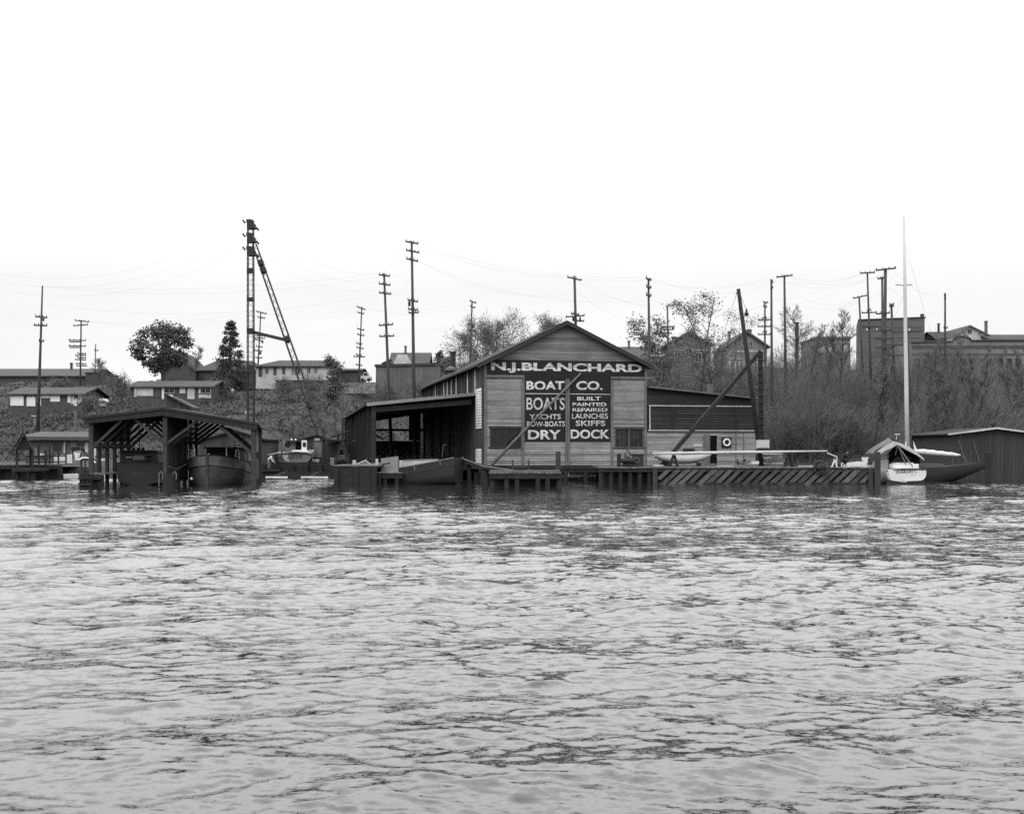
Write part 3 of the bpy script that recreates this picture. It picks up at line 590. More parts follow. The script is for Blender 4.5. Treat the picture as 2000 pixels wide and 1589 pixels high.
for i, (x0, x1, yy_, m, lab) in enumerate(((1560, 1604, 905.5, creamy, 'long pale plank lying on the outer pier deck'), (1500, 1530, 908.5, trim, 'grey plank lying flat on the pier below the lumber stack'), (1400, 1432, 908.5, creamy, 'pale plank lying on the pier below the life ring'), (1662, 1694, 909.3, creamy, 'white plank lying on the pier beside the covered motorboat'), (1590, 1625, 908, trim, 'weathered plank lying on the pier left of the crouching worker'))):
    mb = MB(); a, b = P(x0, yy_, 81.6), P(x1, yy_+.3, 81.7); a.z = b.z = PZ+.06; mb.beam(a, b, .3, .06); single('loose_plank', mb, m, lab, 'plank')
mb = MB(); mb.beam(P(1615, 884, 82), P(1635, 892, 81.6), .12, .05); mb.tube([P(1635, 892, 81.6), P(1634, 905, 81.6)], .04, 5); single('tilted_plank', mb, creamy, 'narrow white plank tilted off the tip of the long spar', 'plank')
for px, lab in ((1628, 'white forked stand on the pier left of the crouching worker'),):
    p = P(px, 907, 81.5); p.z = PZ; mb = MB(); mb.beam(p+V((-.12, 0, 0)), p+V((.1, 0, .55)), .09); mb.beam(p+V((.22, 0, 0)), p+V((.1, 0, .55)), .09); single('forked_stand', mb, white, lab, 'stand')
p = P(1605, 908, 80.5); mb = MB()
for i in range(10):
    q = p+V((random.uniform(-.45, .45), random.uniform(-.1, .1), random.uniform(-.5, .05))); mb.ring(q, (1, 0, 0), (0, .2, 1), random.uniform(.15, .3), .05, 12, 4)
single('fender_net', mb, timberm, 'tangled rope fender hanging over the slanted planks of the pier', 'fender')
# ------------------------------------------------------------------ right: motorboat, yacht, launch, boathouse
mo = thing('covered_motorboat', 'white motorboat with its name on the transom under a canvas tent', 'boat', tuple(P(1771, 940, 80.9)))
B = P(1809, 930, 80.8).x-P(1733, 930, 80.8).x; o = P(1771, 940, 80.8)
mb = MB(); rows = hull(mb, (o.x, o.y, 0), (-.13, .99, 0), 7.2, B, lambda t: 1.0+.35*t*t, lambda t: .1-.5*min(1, t*2), lambda t: (1+.12*t) if t < .4 else max(0, 1.05-1.05*((t-.4)/.6)**2.2), nst=14, deck=.12, tuck=.86); mb.build('hull', white, mo, True)
mb = MB(); tr = [P(x, y, 80.72) for x, y in ((1733, 919.5), (1732.5, 926), (1734, 932), (1737.5, 936.5), (1743, 939), (1771, 939.2), (1797, 938.3), (1803.5, 936), (1807.5, 931.5), (1809.3, 925), (1809, 917), (1771, 917.2))]
mb.prism(tr, (0, .07, 0)); trm = mb.build('transom', white, mo)
mb = MB(); lettering(mb, 'SHARON L.', P(1749, 924.8, 80.7), P(1792, 922.6, 80.7), P(1749, 919.8, 80.7), .01); mb.build('lettering', signblk, trm)
mb = MB(); lettering(mb, 'SEATTLE', P(1779, 928.4, 80.7), P(1789, 927.4, 80.7), P(1779, 926.4, 80.7), 0); mb.build('lettering', greyp, trm)
mb = MB(); mb.tube([P(1733, 918.8, 80.7), P(1771, 916.6, 80.7), P(1809, 916.4, 80.7)], .04, 5); mb.build('transom_rail', trimd, mo)
mb = MB(); mb.prism([P(x, y, 80.8) for x, y in ((1738, 938.5), (1803, 937.5), (1809, 944), (1734, 945))], (0, .3, 0)); mb.build('boot_top', hulld, mo)
mb = MB(); a = P(1741, 909, 82.5); b = P(1790, 909, 82.5); mb.box((a+b)/2+V((0, 0, -.02)), (b.x-a.x, .9, .3)); mb.box((a+b)/2+V((-.1, 0, .18)), (b.x-a.x-.5, .8, .05)); mb.build('cockpit_seat', white, mo)
mb = MB(); mb.box(P(1752, 900, 85)+V((0, 1.1, -.1)), (1.9, 2.2, .8)); mb.build('cabin', greyp, mo)
def cloth_sheet(mb, A, B_, C, D_, n=8, m=8, sag=.12, wr=.04, th=.02):   # bilinear sheet sagging between four corners
    A, B_, C, D_ = map(V, (A, B_, C, D_)); r = random.Random(3); ph = r.uniform(0, 6); vs, fs = [], []
    for lay in (0, 1):
        for i in range(n+1):
            for j in range(m+1):
                u, v = i/n, j/m; p = A.lerp(B_, u).lerp(D_.lerp(C, u), v)
                vs.append(p-ZU*(sag*4*u*(1-u)*math.sin(math.pi*v)+wr*math.sin(v*14+u*5+ph)*u+lay*th))
    q = (n+1)*(m+1)
    for lay in (0, 1):
        for i in range(n):
            for j in range(m): a = lay*q+i*(m+1)+j; fs.append((a, a+1, a+m+2, a+m+1))
    for i in range(n): fs += [(i*(m+1), (i+1)*(m+1), q+(i+1)*(m+1), q+i*(m+1)), (i*(m+1)+m, q+i*(m+1)+m, q+(i+1)*(m+1)+m, (i+1)*(m+1)+m)]
    for j in range(m): fs += [(j, q+j, q+j+1, j+1), (n*(m+1)+j, n*(m+1)+j+1, q+n*(m+1)+j+1, q+n*(m+1)+j)]
    return mb.add(vs, fs)
fa, fb = P(1753, 867.5, 82.2), P(1735, 857.5, 85.6)      # ridge, front and back
fm, lm_ = fa.lerp(fb, .55), P(1704, 886, 83.9)
mb = MB(); cloth_sheet(mb, fa, P(1718, 888, 82.3), lm_, fm, 12, 12, sag=.34, wr=.1); cloth_sheet(mb, fa, P(1806, 899, 82.1), P(1803, 895, 85.6), fb, 12, 12, sag=-.24, wr=.08)
tent = mb.build('canvas_tent', M('light_canvas', .48, .95, .3, (1.2, 1.2, 1.2), 1.5, bump=.3, grime=.3), mo, True)
mb = MB(); cloth_sheet(mb, fm+ZU*.05, lm_+ZU*.04, P(1688, 887, 85.9), fb+ZU*.12, 12, 12, sag=-.16, wr=.12); mb.build('dark_awning', canvas, tent, True)
mb = MB(); mb.tube([fa-ZU*.05, P(1783, 912, 81.6)], .04, 5); mb.tube([fa-ZU*.05, P(1769, 906, 82)], .035, 5); mb.tube([fa-ZU*.05, P(1749, 888, 82.4)], .025, 5); mb.build('tent_pole', trim, tent)
mb = MB(); cloth_sheet(mb, P(1690, 884, 85.5), P(1679, 904, 85.3), P(1702, 907, 83.2), P(1712, 886, 82.9), sag=.02, wr=.02); mb.build('side_curtain', cloth_d, tent, True)
mb = MB(); cloth_sheet(mb, P(1736, 884, 84.9), P(1737, 904, 85), P(1797, 905, 85.2), P(1796, 886, 85.2), sag=0, wr=.02); cloth_sheet(mb, P(1736, 884, 84.9), P(1745, 866, 85.2), P(1752, 866, 85.2), P(1796, 886, 85.2), sag=0, wr=0); mb.build('back_curtain', cloth_d, tent, True)
la = thing('white_launch', 'low white launch moored behind the outer pier left of the canvas tent', 'boat', tuple(P(1666, 905, 84.5)))
a = P(1645, 906, 84.6); mb = MB(); rows = hull(mb, (a.x+3.1, 84.6, 0), (-1, .12, 0), 3.1, 1.6, lambda t: 1.62-.3*t*t*0-.28*t, lambda t: -.1+.7*t**3, lambda t: (.9+.1*t) if t < .3 else max(0, 1-((t-.3)/.7)**2), deck=.02); mb.build('hull', white, la, True)
mb = MB(); mb.box((a.x+2.3, 84.7, 1.62), (1.5, 1.0, .3)); mb.build('cabin_top', white, la)
mb = MB(); mb.tube([P(1663, 894, 84.2), P(1668, 890.5, 84.2), P(1690, 890.5, 84.2)], .03, 5); mb.build('grab_rail', steel, la)
ya = thing('sailing_yacht', 'dark-hulled sailing yacht with a tall pale mast behind the motorboat', 'boat', tuple(P(1800, 940, 88)))
x0, x1 = 23.2, P(1922, 914, 88).x
mb = MB(); rows = hull(mb, (x0, 88, 0), (1, 0, 0), x1-x0, 2.3, lambda t: 1.32-.35*math.sin(math.pi*min(1, t*1.05))+.0*t, lambda t: -.9*max(0, 1-(2*t-.92)**2*2.4) + (.9*((t-.82)/.18) if t > .82 else (.9*((.12-t)/.12) if t < .12 else 0)), lambda t: (math.sin(math.pi*(.06+.88*t))**.75), nst=22, deck=.02); mb.build('hull', hulld, ya, True)
mb = MB(); rail(mb, rows, 0, .035); mb.build('toe_rail', trimd, ya)
mb = MB(); mb.box((29.6, 88, 1.12), (3.4, 1.3, .32)); mb.build('cabin_trunk', hullm, ya)
mt0, mt1 = P(1772.5, 872, 88), P(1765.5, 424, 88); mt0.z = 1.1
mb = MB(); mb.tube([mt0, mt0.lerp(mt1, .3), mt0.lerp(mt1, .7), mt1], [.165, .155, .12, .085], 9); ms = mb.build('mast', M('mast_paint', .52, .5, .12, (1, 1, .3), 1.5), ya, True)
mb = MB(); mb.tube([P(1749, 556, 88), P(1766, 557.5, 88), P(1782, 556, 88)], .03, 4); mb.build('spreader', steelm, ms)
mb = MB(); mb.tube([P(1747, 848, 87.5), P(1758, 848, 87.5)], .04, 4); mb.tube([P(1751, 848, 87.5), P(1751, 858, 87.5)], .03, 4); mb.build('cross_fitting', creamy, ms)
mb = MB(); pts = [P(1786+9*i, 880+.85*i+(.5 if i % 2 else 0), 88) for i in range(11)]; mb.tube(pts, [.1, .17, .2, .19, .2, .17, .18, .15, .16, .12, .05], 8); sl = mb.build('furled_sail', canvasl, ya, True)
mb = MB(); cloth_sheet(mb, P(1771, 853, 87.9), P(1766, 873, 87.8), P(1778, 876, 88), P(1775, 858, 88), 4, 4, .02, .01); mb.build('mast_collar', canvasl, ya, True)
mb = MB(); mb.prism([P(1784, 861, 88.1), P(1792, 880, 88.1), P(1786, 879, 88.1)], (0, .1, 0)); mb.build('sail_head', canvasl, ya)
mb = MB(); mb.tube([P(1880, 886, 88), P(1895, 911, 88)], .02, 4); mb.tube([P(1858, 884, 88), P(1862, 910, 88)], .02, 4); mb.build('boom_crutch', trim, ya)
for x, y in ((1899, 912),): pass
mb = MB(); mb.tube([mt1.lerp(mt0, .1), P(1893, 912, 88)], .007, 3); mb.tube([mt1.lerp(mt0, .3), V((x0+.3, 88, 1.3))], .007, 3); mb.build('stay', wirem, ya)
bh = thing('dark_boathouse', 'dark plank boathouse with a pale roof edge at the far right shore', 'boathouse', tuple(P(1930, 938, 92)))
x0, xm, x2 = P(1857, 900, 92).x, P(1943, 900, 92).x, P(2030, 900, 92).x; za, zm = P(1857, 849.5, 92).z, P(1943, 838, 92).z
mb = MB(); mb.prism([V((x0, 92, -.3)), V((x2, 92, -.3)), V((x2, 92, za)), V((xm, 92, zm)), V((x0, 92, za))], (0, 9, 0)); mb.build('wall', M('boathouse_boards', .075, .9, .3, (4, 4, .4), 1.5, boards=('X', .3), boardvar=.15), bh)
mb = MB()
for s, xe in ((-1, x0), (1, x2)): a, b = V((xm, 91.6, zm+.14)), V((xe+s*.35, 91.6, za+.14-.03)); mb.obox(a, b-a, (0, 9.8, 0), (0, 0, -.1))
rf = mb.build('roof', roofd, bh); mb = MB()
for s, xe in ((-1, x0), (1, x2)): a, b = V((xm, 91.57, zm+.15)), V((xe+s*.35, 91.57, za+.12)); mb.obox(a, b-a, (0, .05, 0), (0, 0, -.13))
mb.build('roof_edge', creamy, rf)
for px in (1872, 1900): mb = MB(); p = P(px, 900, 91.9); mb.tube([(p.x, 91.85, 3), (p.x+.7, 91.85, .6)], .03, 4); mb.build('leaning_pole', trim, bh)
mb = MB(); mb.lathe(P(1940, 838, 93)-ZU*.2, [(.12, 0), (.12, .5), (.2, .5), (.2, .65)], 8); mb.build('vent_pipe', steel, rf)
# ------------------------------------------------------------------ left: covered moorage with two boats
mo2 = thing('covered_moorage', 'long dark open-sided moorage roof on posts over two boats at the left', 'boat shelter', (-22, 76, .8))
FY, BY = 76.2, 84.4; ZL, ZP_, ZR2 = 4.36, 4.98, 4.0; XL, XM, XR = -27.15, -22.0, -16.0
xr = lambda y: XR-1.25*(y-FY)/(BY-FY)
ob = lambda y: [V((XL, y, ZL)), V((XM, y, ZP_)), V((xr(y), y, ZR2))]
mb = MB(); f = ob(FY)
g = ob(BY); pf = [f[0], f[1], f[2], f[2]+V((.22, 0, -.34)), f[2]+V((.1, 0, -.36)), f[2]-ZU*.14, f[1]-ZU*.16, f[0]-ZU*.14]
pg = [g[0], g[1], g[2], g[2]+V((.22, 0, -.34)), g[2]+V((.1, 0, -.36)), g[2]-ZU*.14, g[1]-ZU*.16, g[0]-ZU*.14]
mb.add(pf+pg, [tuple(range(8))[::-1], tuple(range(8, 16))]+[(i, (i+1) % 8, 8+(i+1) % 8, 8+i) for i in range(8)]); mb.build('roof', roofd, mo2)
mb = MB(); mb.beam(f[0]+V((.1, .1, -.28)), f[1]+V((0, .1, -.36)), .1, .3); mb.beam(f[1]+V((0, .1, -.36)), f[2]+V((-.1, .1, -.3)), .1, .34); mb.build('front_beam', timber, mo2)
for i in range(6):
    y = FY+.35+i*1.5
    for x, zt, nm in ((XL+.45, ZL-.1, 'post'), (XM, ZP_-.2, 'post'), (xr(y)-.35, ZR2-.1, 'post')):
        mb = MB(); mb.box((x, y, (zt-1.2)/2), (.26 if i == 0 else .2, .22, zt+1.2)); mb.build(nm, timberm if i == 0 else timber, mo2)
    for x, dx, zt in ((XL+.45, 2.0, ZL), (XM, -2.1, ZP_-.35), (XM, 2.1, ZP_-.35), (xr(y)-.35, -2.1, ZR2)):
        mb = MB(); mb.beam((x, y, zt-2.0), (x+dx, y, zt-.35+(.22 if x < XM else .1 if dx < 0 else -.1)), .11, .16); mb.build('brace', timberm, mo2)
    if i: mb = MB(); mb.beam((XL+.2, y, ZL-.2), (XM, y, ZP_-.3), .1, .3); mb.beam((XM, y, ZP_-.3), (xr(y)-.2, y, ZR2-.2), .1, .3); mb.build('rafter', timber, mo2)
mb = MB(); mb.box((XM, FY+2.9, 2.5), (.1, 5.2, 4.5)); mb.build('partition_wall', vboard, mo2)
mb = MB(); mb.box((XL+.36, (FY+BY)/2+.2, 3.55), (.06, BY-FY-.6, 1.45)); mb.box((XL+.36, (FY+BY)/2+.2, 2.45), (.06, BY-FY-.6, .12)); mb.build('side_boarding', vboard, mo2)
mb = MB(); mb.box((XR-.7, FY+2.9, 3.0), (.06, 5.0, 1.7), .176); mb.build('corrugated_panel', vboardm, mo2)
mb = MB(); mb.box((XR-.72, FY+3, 1.05), (.06, 5, 1.3), .176); mb.build('lower_boarding', vboard, mo2)
wk = dock('moorage_walkway', 'narrow plank walkway along the left side of the moorage', XL-.15, XL+1.35, FY-.3, BY, .82, [(XL+.1, FY), (XL+.6, FY-.1), (XL+1.2, FY)], skirt=.3)
cl = thing('pile_cluster', 'cluster of short dark pilings at the left front corner of the moorage', 'pilings', (P(166, 945, 75.2).x, 75.2, 0))
for dx, zt in ((-.3, .85), (-.1, 1.0), (.12, .95), (.3, .8)): mb = MB(); x = P(166, 945, 75.2).x+dx; mb.tube([(x, 75.2+abs(dx)*.5, -1.2), (x, 75.2+abs(dx)*.5, zt)], .1, 7); mb.build('pile', timber, cl)
for z in (.15, .55): mb = MB(); mb.box((P(166, 945, 75.2).x, 75.1, z), (.75, .08, .12)); mb.build('cross_plank', timber, cl)
mb = MB(); p = P(331, 950, 75.6); mb.tube([(p.x, 75.6, -1.2), (p.x, 75.6, P(331, 925, 75.6).z)], .42, 10); mc = single('fender_pile', mb, timber, 'stout fender pile with rope at the middle post of the moorage', 'piling')
for px, lab in ((314, 'loop of pale mooring rope hanging left of the stout fender pile'), (341, 'short mooring rope hanging right of the stout fender pile')):
    mb = MB(); c = P(px, 933, 75.4); mb.tube([c+V((-.12, 0, -.5)), c+V((-.1, 0, .3)), c+V((0, 0, .42)), c+V((.12, 0, .25)), c+V((.1, 0, -.1))], .035, 5); single('mooring_rope', mb, ropem, lab, 'rope')
mb = MB(); mb.tube([P(329, 910, 76.3), P(345, 916, 77), P(363, 906, 77.8)], .02, 4); single('slack_rope', mb, ropem, 'slack rope swagged across the partition behind the middle post', 'rope')
# dark cruiser, stern towards us
cr = thing('dark_cruiser', 'dark cabin cruiser stern-on under the left bay of the moorage', 'boat', tuple(P(272, 945, 79)))
o = P(272, 940, 79); Bm = P(318, 920, 79).x-P(227, 920, 79).x
mb = MB(); rows = hull(mb, (o.x, o.y, 0), (-.13, .99, 0), 9, Bm, lambda t: 1.42+.4*t*t, lambda t: -.1-.5*min(1, 2*t), lambda t: (.96+.1*t) if t < .5 else max(0, 1.01-((t-.5)/.5)**2), nst=14, deck=.02, tuck=.9); mb.build('hull', hulld, cr, True)
mb = MB(); rail(mb, rows, 0, .05); rail(mb, rows, -1, .05); mb.beam(rows[0][0], rows[0][-1], .08); mb.build('rub_rail', trimd, cr)
mb = MB(); lettering(mb, 'VERMONT II', P(246, 927, 78.94), P(279, 926.5, 78.94), P(246, 922.5, 78.94), .01); mb.build('lettering', trim, cr)
mb = MB(); lettering(mb, 'SEATTLE', P(255, 931.5, 78.94), P(265, 931, 78.94), P(255, 928.8, 78.94), .0); mb.build('lettering', trim, cr)
cb = P(272, 905, 80.6); zt = P(272, 884, 80.6).z
mb = MB(); wv = Bm*.86/2; mb.prism([V((cb.x-wv, 80.6, 1.3)), V((cb.x+wv, 80.6, 1.3)), V((cb.x+wv*.86, 80.6, zt)), V((cb.x-wv*.92, 80.6, zt))], (-.5, 4.5, 0)); mb.build('cabin', hulld, cr)
mb = MB(); mb.prism([V((cb.x-wv*1.03, 80.4, zt)), V((cb.x+wv*.95, 80.4, zt)), V((cb.x+wv*.8, 80.4, zt+.17)), V((cb.x-wv*.9, 80.4, zt+.17))], (-.5, 5, 0)); rf = mb.build('cabin_roof', timber, cr)
for px in (261, 270, 279.5): mb = MB(); mb.lathe(P(px, 881, 82), [(.09, 0), (.11, .12), (.11, .22), (.04, .26)], 7); mb.build('vent', steel, rf)
mb = MB(); mb.tube([P(273, 880, 82.5), P(272.5, 838, 82.5)], .035, 5); mb.build('signal_mast', steel, cr)
mb = MB(); mb.prism([P(x, y, 79.6) for x, y in ((259, 897.5), (283, 897.5), (283, 892), (279.5, 889.3), (262, 889.3), (259, 892))], (0, .12, 0)); mb.build('stern_hatch', greyp, cr)
mb = MB(); mb.beam(P(246, 892.7, 80.5), P(258, 892.7, 80.5), .04, .06); mb.build('sill_strip', white, cr)
mb = MB(); mb.prism([P(x, y, 80.55) for x, y in ((288, 888), (295, 888), (295, 893), (288, 893))], (0, .05, 0)); mb.build('cabin_window', glass, cr)
# old wooden workboat, bow towards us
wb = thing('old_workboat', 'old worn wooden workboat bow-on with white stanchions under the right bay', 'boat', tuple(P(405, 945, 77.6)))
o = P(405, 945, 77.4); Lw = 11
mb = MB(); rows = hull(mb, (o.x, o.y, 0), (-.07, .998, 0), Lw, 3.9, lambda t: 1.95-.85*min(1, t*1.6)+.35*t*t, lambda t: -.3-.4*min(1, t*3), lambda t: min(1, (t*3.4)**.62)*(1-.12*t), nst=20, deck=.35, tuck=.85); mb.build('hull', hullm, wb, True)
mb = MB(); rail(mb, rows, 0, .07); rail(mb, rows, -1, .07); rail(mb, rows, 1, .05, i1=12); rail(mb, rows, -2, .05, i1=12); mb.build('rub_rail', timber, wb)
mb = MB()
for k, k2 in ((0, 1), (-1, -2)):
    q = V((.05 if k else -.05, -.03, 0))
    for i in range(13): mb.quad(rows[i][k]+q, rows[i+1][k]+q, rows[i+1][k2]+q, rows[i][k2]+q)
mb.build('bulwark', M('worn_bulwark', .3, .8, .4, (.8, .8, 4), 1.6, grime=.4), wb, True)
mb = MB(); mb.beam(V((o.x, o.y-.06, -.4)), V((o.x, o.y-.1, 2.05)), .16, up=(0, 1, 0)); mb.build('stem_post', timberm, wb)
for k, side in ((0, 'l'), (-1, 'r')):
    for i in ((2, 4, 5, 7) if k == 0 else (2, 4, 6, 8, 10, 12)):
        p = rows[i][k]; mb = MB()
        if i % 4 == 0: mb.tube([p+V((-.12, 0, 0)), p+V((-.1, 0, .55)), p+V((0, 0, .68)), p+V((.1, 0, .55)), p+V((.12, 0, 0))], .035, 5)
        else: mb.tube([p, p+ZU*.66], .035, 5)
        mb.build('stanchion', creamy, wb)
    mb = MB(); mb.tube([rows[i][k]+ZU*(.66+.03*math.sin(i*2)) for i in range(2, 13)], .018, 4); mb.build('rail_wire', ropem, wb)
mb = MB(); mb.lathe(P(374, 934, 77.8)-ZU*.1, [(.05, 0), (.1, .08), (.05, .17)], 7); mb.build('fender', white, wb)
mb = MB(); mb.lathe(P(408, 891, 78.5)-ZU*.15, [(.09, 0), (.05, .3), (.02, .36)], 7); mb.build('deck_lamp', white, wb)
mb = MB(); c = rows[9][0].lerp(rows[9][-1], .5); mb.box(c+V((0, 2.0, .45)), (2.1, 3.6, 1.1)); mb.box(c+V((0, 2.0, 1.05)), (2.4, 4, .1)); mb.build('deckhouse', timber, wb)
mb = MB(); mb.tube([P(478, 920, 78), P(490, 937, 77.8)], .06, 5); mb.tube([P(488, 900, 79), P(493, 928, 78.4)], .06, 5); single('leaning_poles', mb, timberm, 'two weathered poles leaning by the right front post of the moorage', 'poles')
# shed behind the moorage, net shed with raised ridge
def gable_front(name, label, cat, x0, x1, xp, D, zb, zE0, zE1, zp, depth, wm_, rm, over=.3, th=.12):
    t = thing(name, label, cat, ((x0+x1)/2, D, zb)); mb = MB()
    mb.prism([V((x0, D, zb)), V((x1, D, zb)), V((x1, D, zE1)), V((xp, D, zp)), V((x0, D, zE0))], (0, depth, 0)); mb.build('wall', wm_, t)
    mb = MB()
    for xe, ze in ((x0, zE0), (x1, zE1)):
        a = V((xp, D-over, zp+th+.02)); b = V((xe, D-over, ze+th+.02)); b = b+(b-a).normalized()*over; mb.obox(a, b-a, (0, depth+2*over, 0), (0, 0, -th))
    return t, mb.build('roof', rm, t)
z = lambda y, D: P(0, y, D).z
X_ = lambda px, D: P(px, 0, D).x
t, rf = gable_front('net_shed', 'dark gabled net shed behind the covered moorage', 'shed', X_(388, 101), X_(512, 101), X_(460, 101), 101, .3, z(862, 101), z(858, 101), z(842, 101), 7, vboardx, roofd)
mb = MB(); mb.prism([P(x, y, 100.95) for x, y in ((455, 853), (463, 853), (463, 843), (459, 841), (455, 844))], (0, .04, 0)); mb.build('gable_post', trim, t)
for q in (866, 873): mb = MB(); mb.beam(P(462, q, 100.9), P(497, q-.5, 100.9), .08, .14); mb.build('pale_board', trim, t)
t = thing('ridge_shed', 'narrow board gable with a sloping roof edge rising above the moorage ridge', 'shed', tuple(P(345, 800, 93)))
mb = MB(); mb.prism([P(x, y, 93) for x, y in ((325, 812), (372, 812), (372, 794.5), (325, 771.5))], (0, 3, 0)); mb.build('wall', vboardx, t)
mb = MB(); mb.beam(P(323.5, 770, 92.8), P(373, 795, 92.8), .3, .12); mb.build('roof_edge', roofd, t)
for px in (326, 371): mb = MB(); p = P(px, 800, 93.2); mb.box((p.x, 93.3, p.z/2), (.2, .2, p.z)); mb.build('post', timber, t)
mb = MB(); mb.prism([P(x, y, 92.9) for x, y in ((326, 770.5), (334, 770), (337, 774), (330, 773))], (0, .3, 0)); mb.build('flashing', creamy, t)
# ------------------------------------------------------------------ marine railway with a hauled-out boat
mr_ = thing('marine_railway', 'dark timber slipway and cradle under the hauled-out white boat', 'slipway', tuple(P(580, 930, 98)))
for px in (545, 612): mb = MB(); mb.beam((X_(px, 98), 92.5, -.2), (X_(px, 98)+.2, 112, 1.0), .3); mb.build('rail_beam', timber, mr_)
for i in range(8): mb = MB(); mb.beam((X_(520, 95), 93.2+i*1.7, -.05+.1*i), (X_(640, 95), 93.2+i*1.7, -.05+.1*i), .2, .2); mb.build('sleeper', timber, mr_)
for px in (556, 601): mb = MB(); mb.beam(P(px, 925, 103), P(px, 902, 103), .3, up=(0, 1, 0)); mb.beam(P(px, 925, 107), P(px, 902, 107), .3, up=(0, 1, 0)); mb.beam(P(px, 918, 103), P(px+.1, 920, 108), .25); mb.build('cradle_post', timber, mr_)
mb = MB(); mb.beam(P(540, 915, 103), P(622, 915, 103), .3, .7); mb.beam(P(545, 906, 103.1), P(616, 906, 103.1), .3, .2); mb.build('cradle_beam', timber, mr_)
mb = MB(); mb.beam(P(560, 924, 102.7), P(579, 907, 102.7), .1); mb.build('cradle_brace', timberm, mr_)
bulk = thing('shore_bulkhead', 'dark log bulkhead along the shore between the moorage and the open shed', 'bulkhead', tuple(P(580, 930, 101)))
mb = MB(); mb.box((X_(575, 101.5), 101.6, .3), (7, .3, 1.4)); mb.build('wall', timber, bulk)
for px in (515, 543, 571, 599, 627): mb = MB(); mb.tube([(X_(px, 101.2), 101.2, -1), (X_(px, 101.2), 101.2, 1.05)], .16, 7); mb.build('pile', timber, bulk)
for x0, x1, y, lab in ((519, 562, 932.3, 'pale log floating at the foot of the slipway'), (588, 641, 931.3, 'longer pale log floating right of the slipway foot')):
    mb = MB(); a, b = P(x0, y, 94.5), P(x1, y-.4, 94.7); a.z = b.z = .06; mb.tube([a, b], [.15, .13], 7); single('floating_log', mb, creamy, lab, 'log')
lo = thing('hauled_boat', 'white boat with its name on a rounded stern hauled out on the slipway', 'boat', tuple(P(579, 905, 104)))
o = P(580, 903, 104); Bl = X_(608, 104)-X_(551, 104); zk, zs = z(903.5, 104), z(885, 104)
mb = MB(); rows = hull(mb, (o.x, o.y, 0), (-.1, .99, 0), 8.5, Bl, lambda t: zs+.12+.5*t*t, lambda t: zk-.25*min(1, t*2), lambda t: (.97+.08*t) if t < .4 else max(0, 1.0-((t-.4)/.6)**2), nst=14, deck=.05, tuck=.8); mb.build('hull', creamy, lo, True)
mb = MB(); mb.prism([P(x, y, 103.93) for x, y in ((551, 886.5), (553, 896), (556, 901), (561, 903), (599, 902.5), (604, 899), (607, 893), (608, 887), (595, 883.5), (579, 882.8), (563, 884))], (0, .06, 0)); tr = mb.build('transom', greyp, lo)
mb = MB(); lettering(mb, 'LOTHI', P(563, 892, 103.9), P(590, 891, 103.9), P(563, 887.7, 103.9), .02); mb.build('lettering', signblk, tr)
mb = MB(); lettering(mb, 'SEATTLE', P(560, 895.5, 103.9), P(590, 894.6, 103.9), P(560, 892.8, 103.9), .02); mb.build('lettering', signblk, tr)
mb = MB(); mb.tube([P(549, 887, 103.9), P(563, 884.4, 103.85), P(579, 883.3, 103.85), P(595, 884, 103.85), P(608, 887.3, 103.9)], .06, 5); mb.build('rub_rail', trimd, lo)
mb = MB(); a = P(552, 881, 106.5); b = P(577, 881, 106.5); mb.box(((a.x+b.x)/2, 107.8, z(873, 106.5)), (b.x-a.x, 2.6, 1.15)); wh = mb.build('wheelhouse', greyp, lo)
mb = MB(); mb.prism([P(562, 867.5, 106.45)+V((.26*math.cos(k*.785), 0, .26*math.sin(k*.785))) for k in range(8)], (0, .04, 0)); mb.build('round_window', glass, wh)
mb = MB(); mb.prism([P(x, y, 105) for x, y in ((569, 881.5), (599, 882.5), (596, 879.5), (587, 878), (572, 878.5))], (0, 1.5, 0)); mb.build('cabin_hatch', white, lo)
mb = MB(); a = P(589, 882, 105.6); b = P(599.3, 882, 105.6); zt = z(859.5, 105.6); mb.box(((a.x+b.x)/2, 105.62, (zt+a.z)/2), (b.x-a.x, .08, zt-a.z)); dr = mb.build('cabin_door', white, lo)
mb = MB(); mb.prism([P(x, y, 105.52) for x, y in ((591.3, 872), (597.2, 872), (597.2, 863.5), (591.3, 863.5))], (0, .04, 0)); mb.build('pane', glass, dr)
mb = MB(); mb.box(P(583, 871, 108), (1.2, 2, 1.2)); mb.box(P(584, 861.5, 107.6), (1.7, 3.4, .08)); mb.build('deckhouse', timber, lo)
mb = MB(); mb.tube([P(572, 872, 107), P(572, 828, 107)], .06, 6); mb.build('mast', trimd, lo)
for px in (569.5, 577.5): mb = MB(); mb.lathe(P(px, 858.5, 106.6), [(.05, -.1), (.1, 0), (.05, .1)], 7); mb.build('lamp', white, lo)
mb = MB(); mb.beam(P(523, 888, 103.6), P(548, 882.5, 103.8), .28, .1); single('pale_gangplank', mb, white, 'pale gangplank leading to the hauled-out boat from the left', 'gangplank')
t, rf = gable_front('tool_shed', 'grey wooden tool shed with a gabled roof right of the hauled-out boat', 'shed', X_(577, 110), X_(654, 110), X_(619, 110), 110, .4, z(862, 110), z(861, 110), z(851, 110), 5, M('shed_boards', .14, .9, .3, (4, 4, .4), 1.5, boards=('X', .3), boardvar=.25), roofd)
mb = MB(); mb.prism([P(x, y, 109.93) for x, y in ((614, 860), (625, 860), (625, 855), (614, 855))], (0, .05, 0)); mb.build('sign_board', creamy, t)
mb = MB(); mb.prism([P(x, y, 109.93) for x, y in ((613, 893), (628, 893), (628, 863), (613, 863))], (0, .05, 0)); mb.build('door', greyp, t)
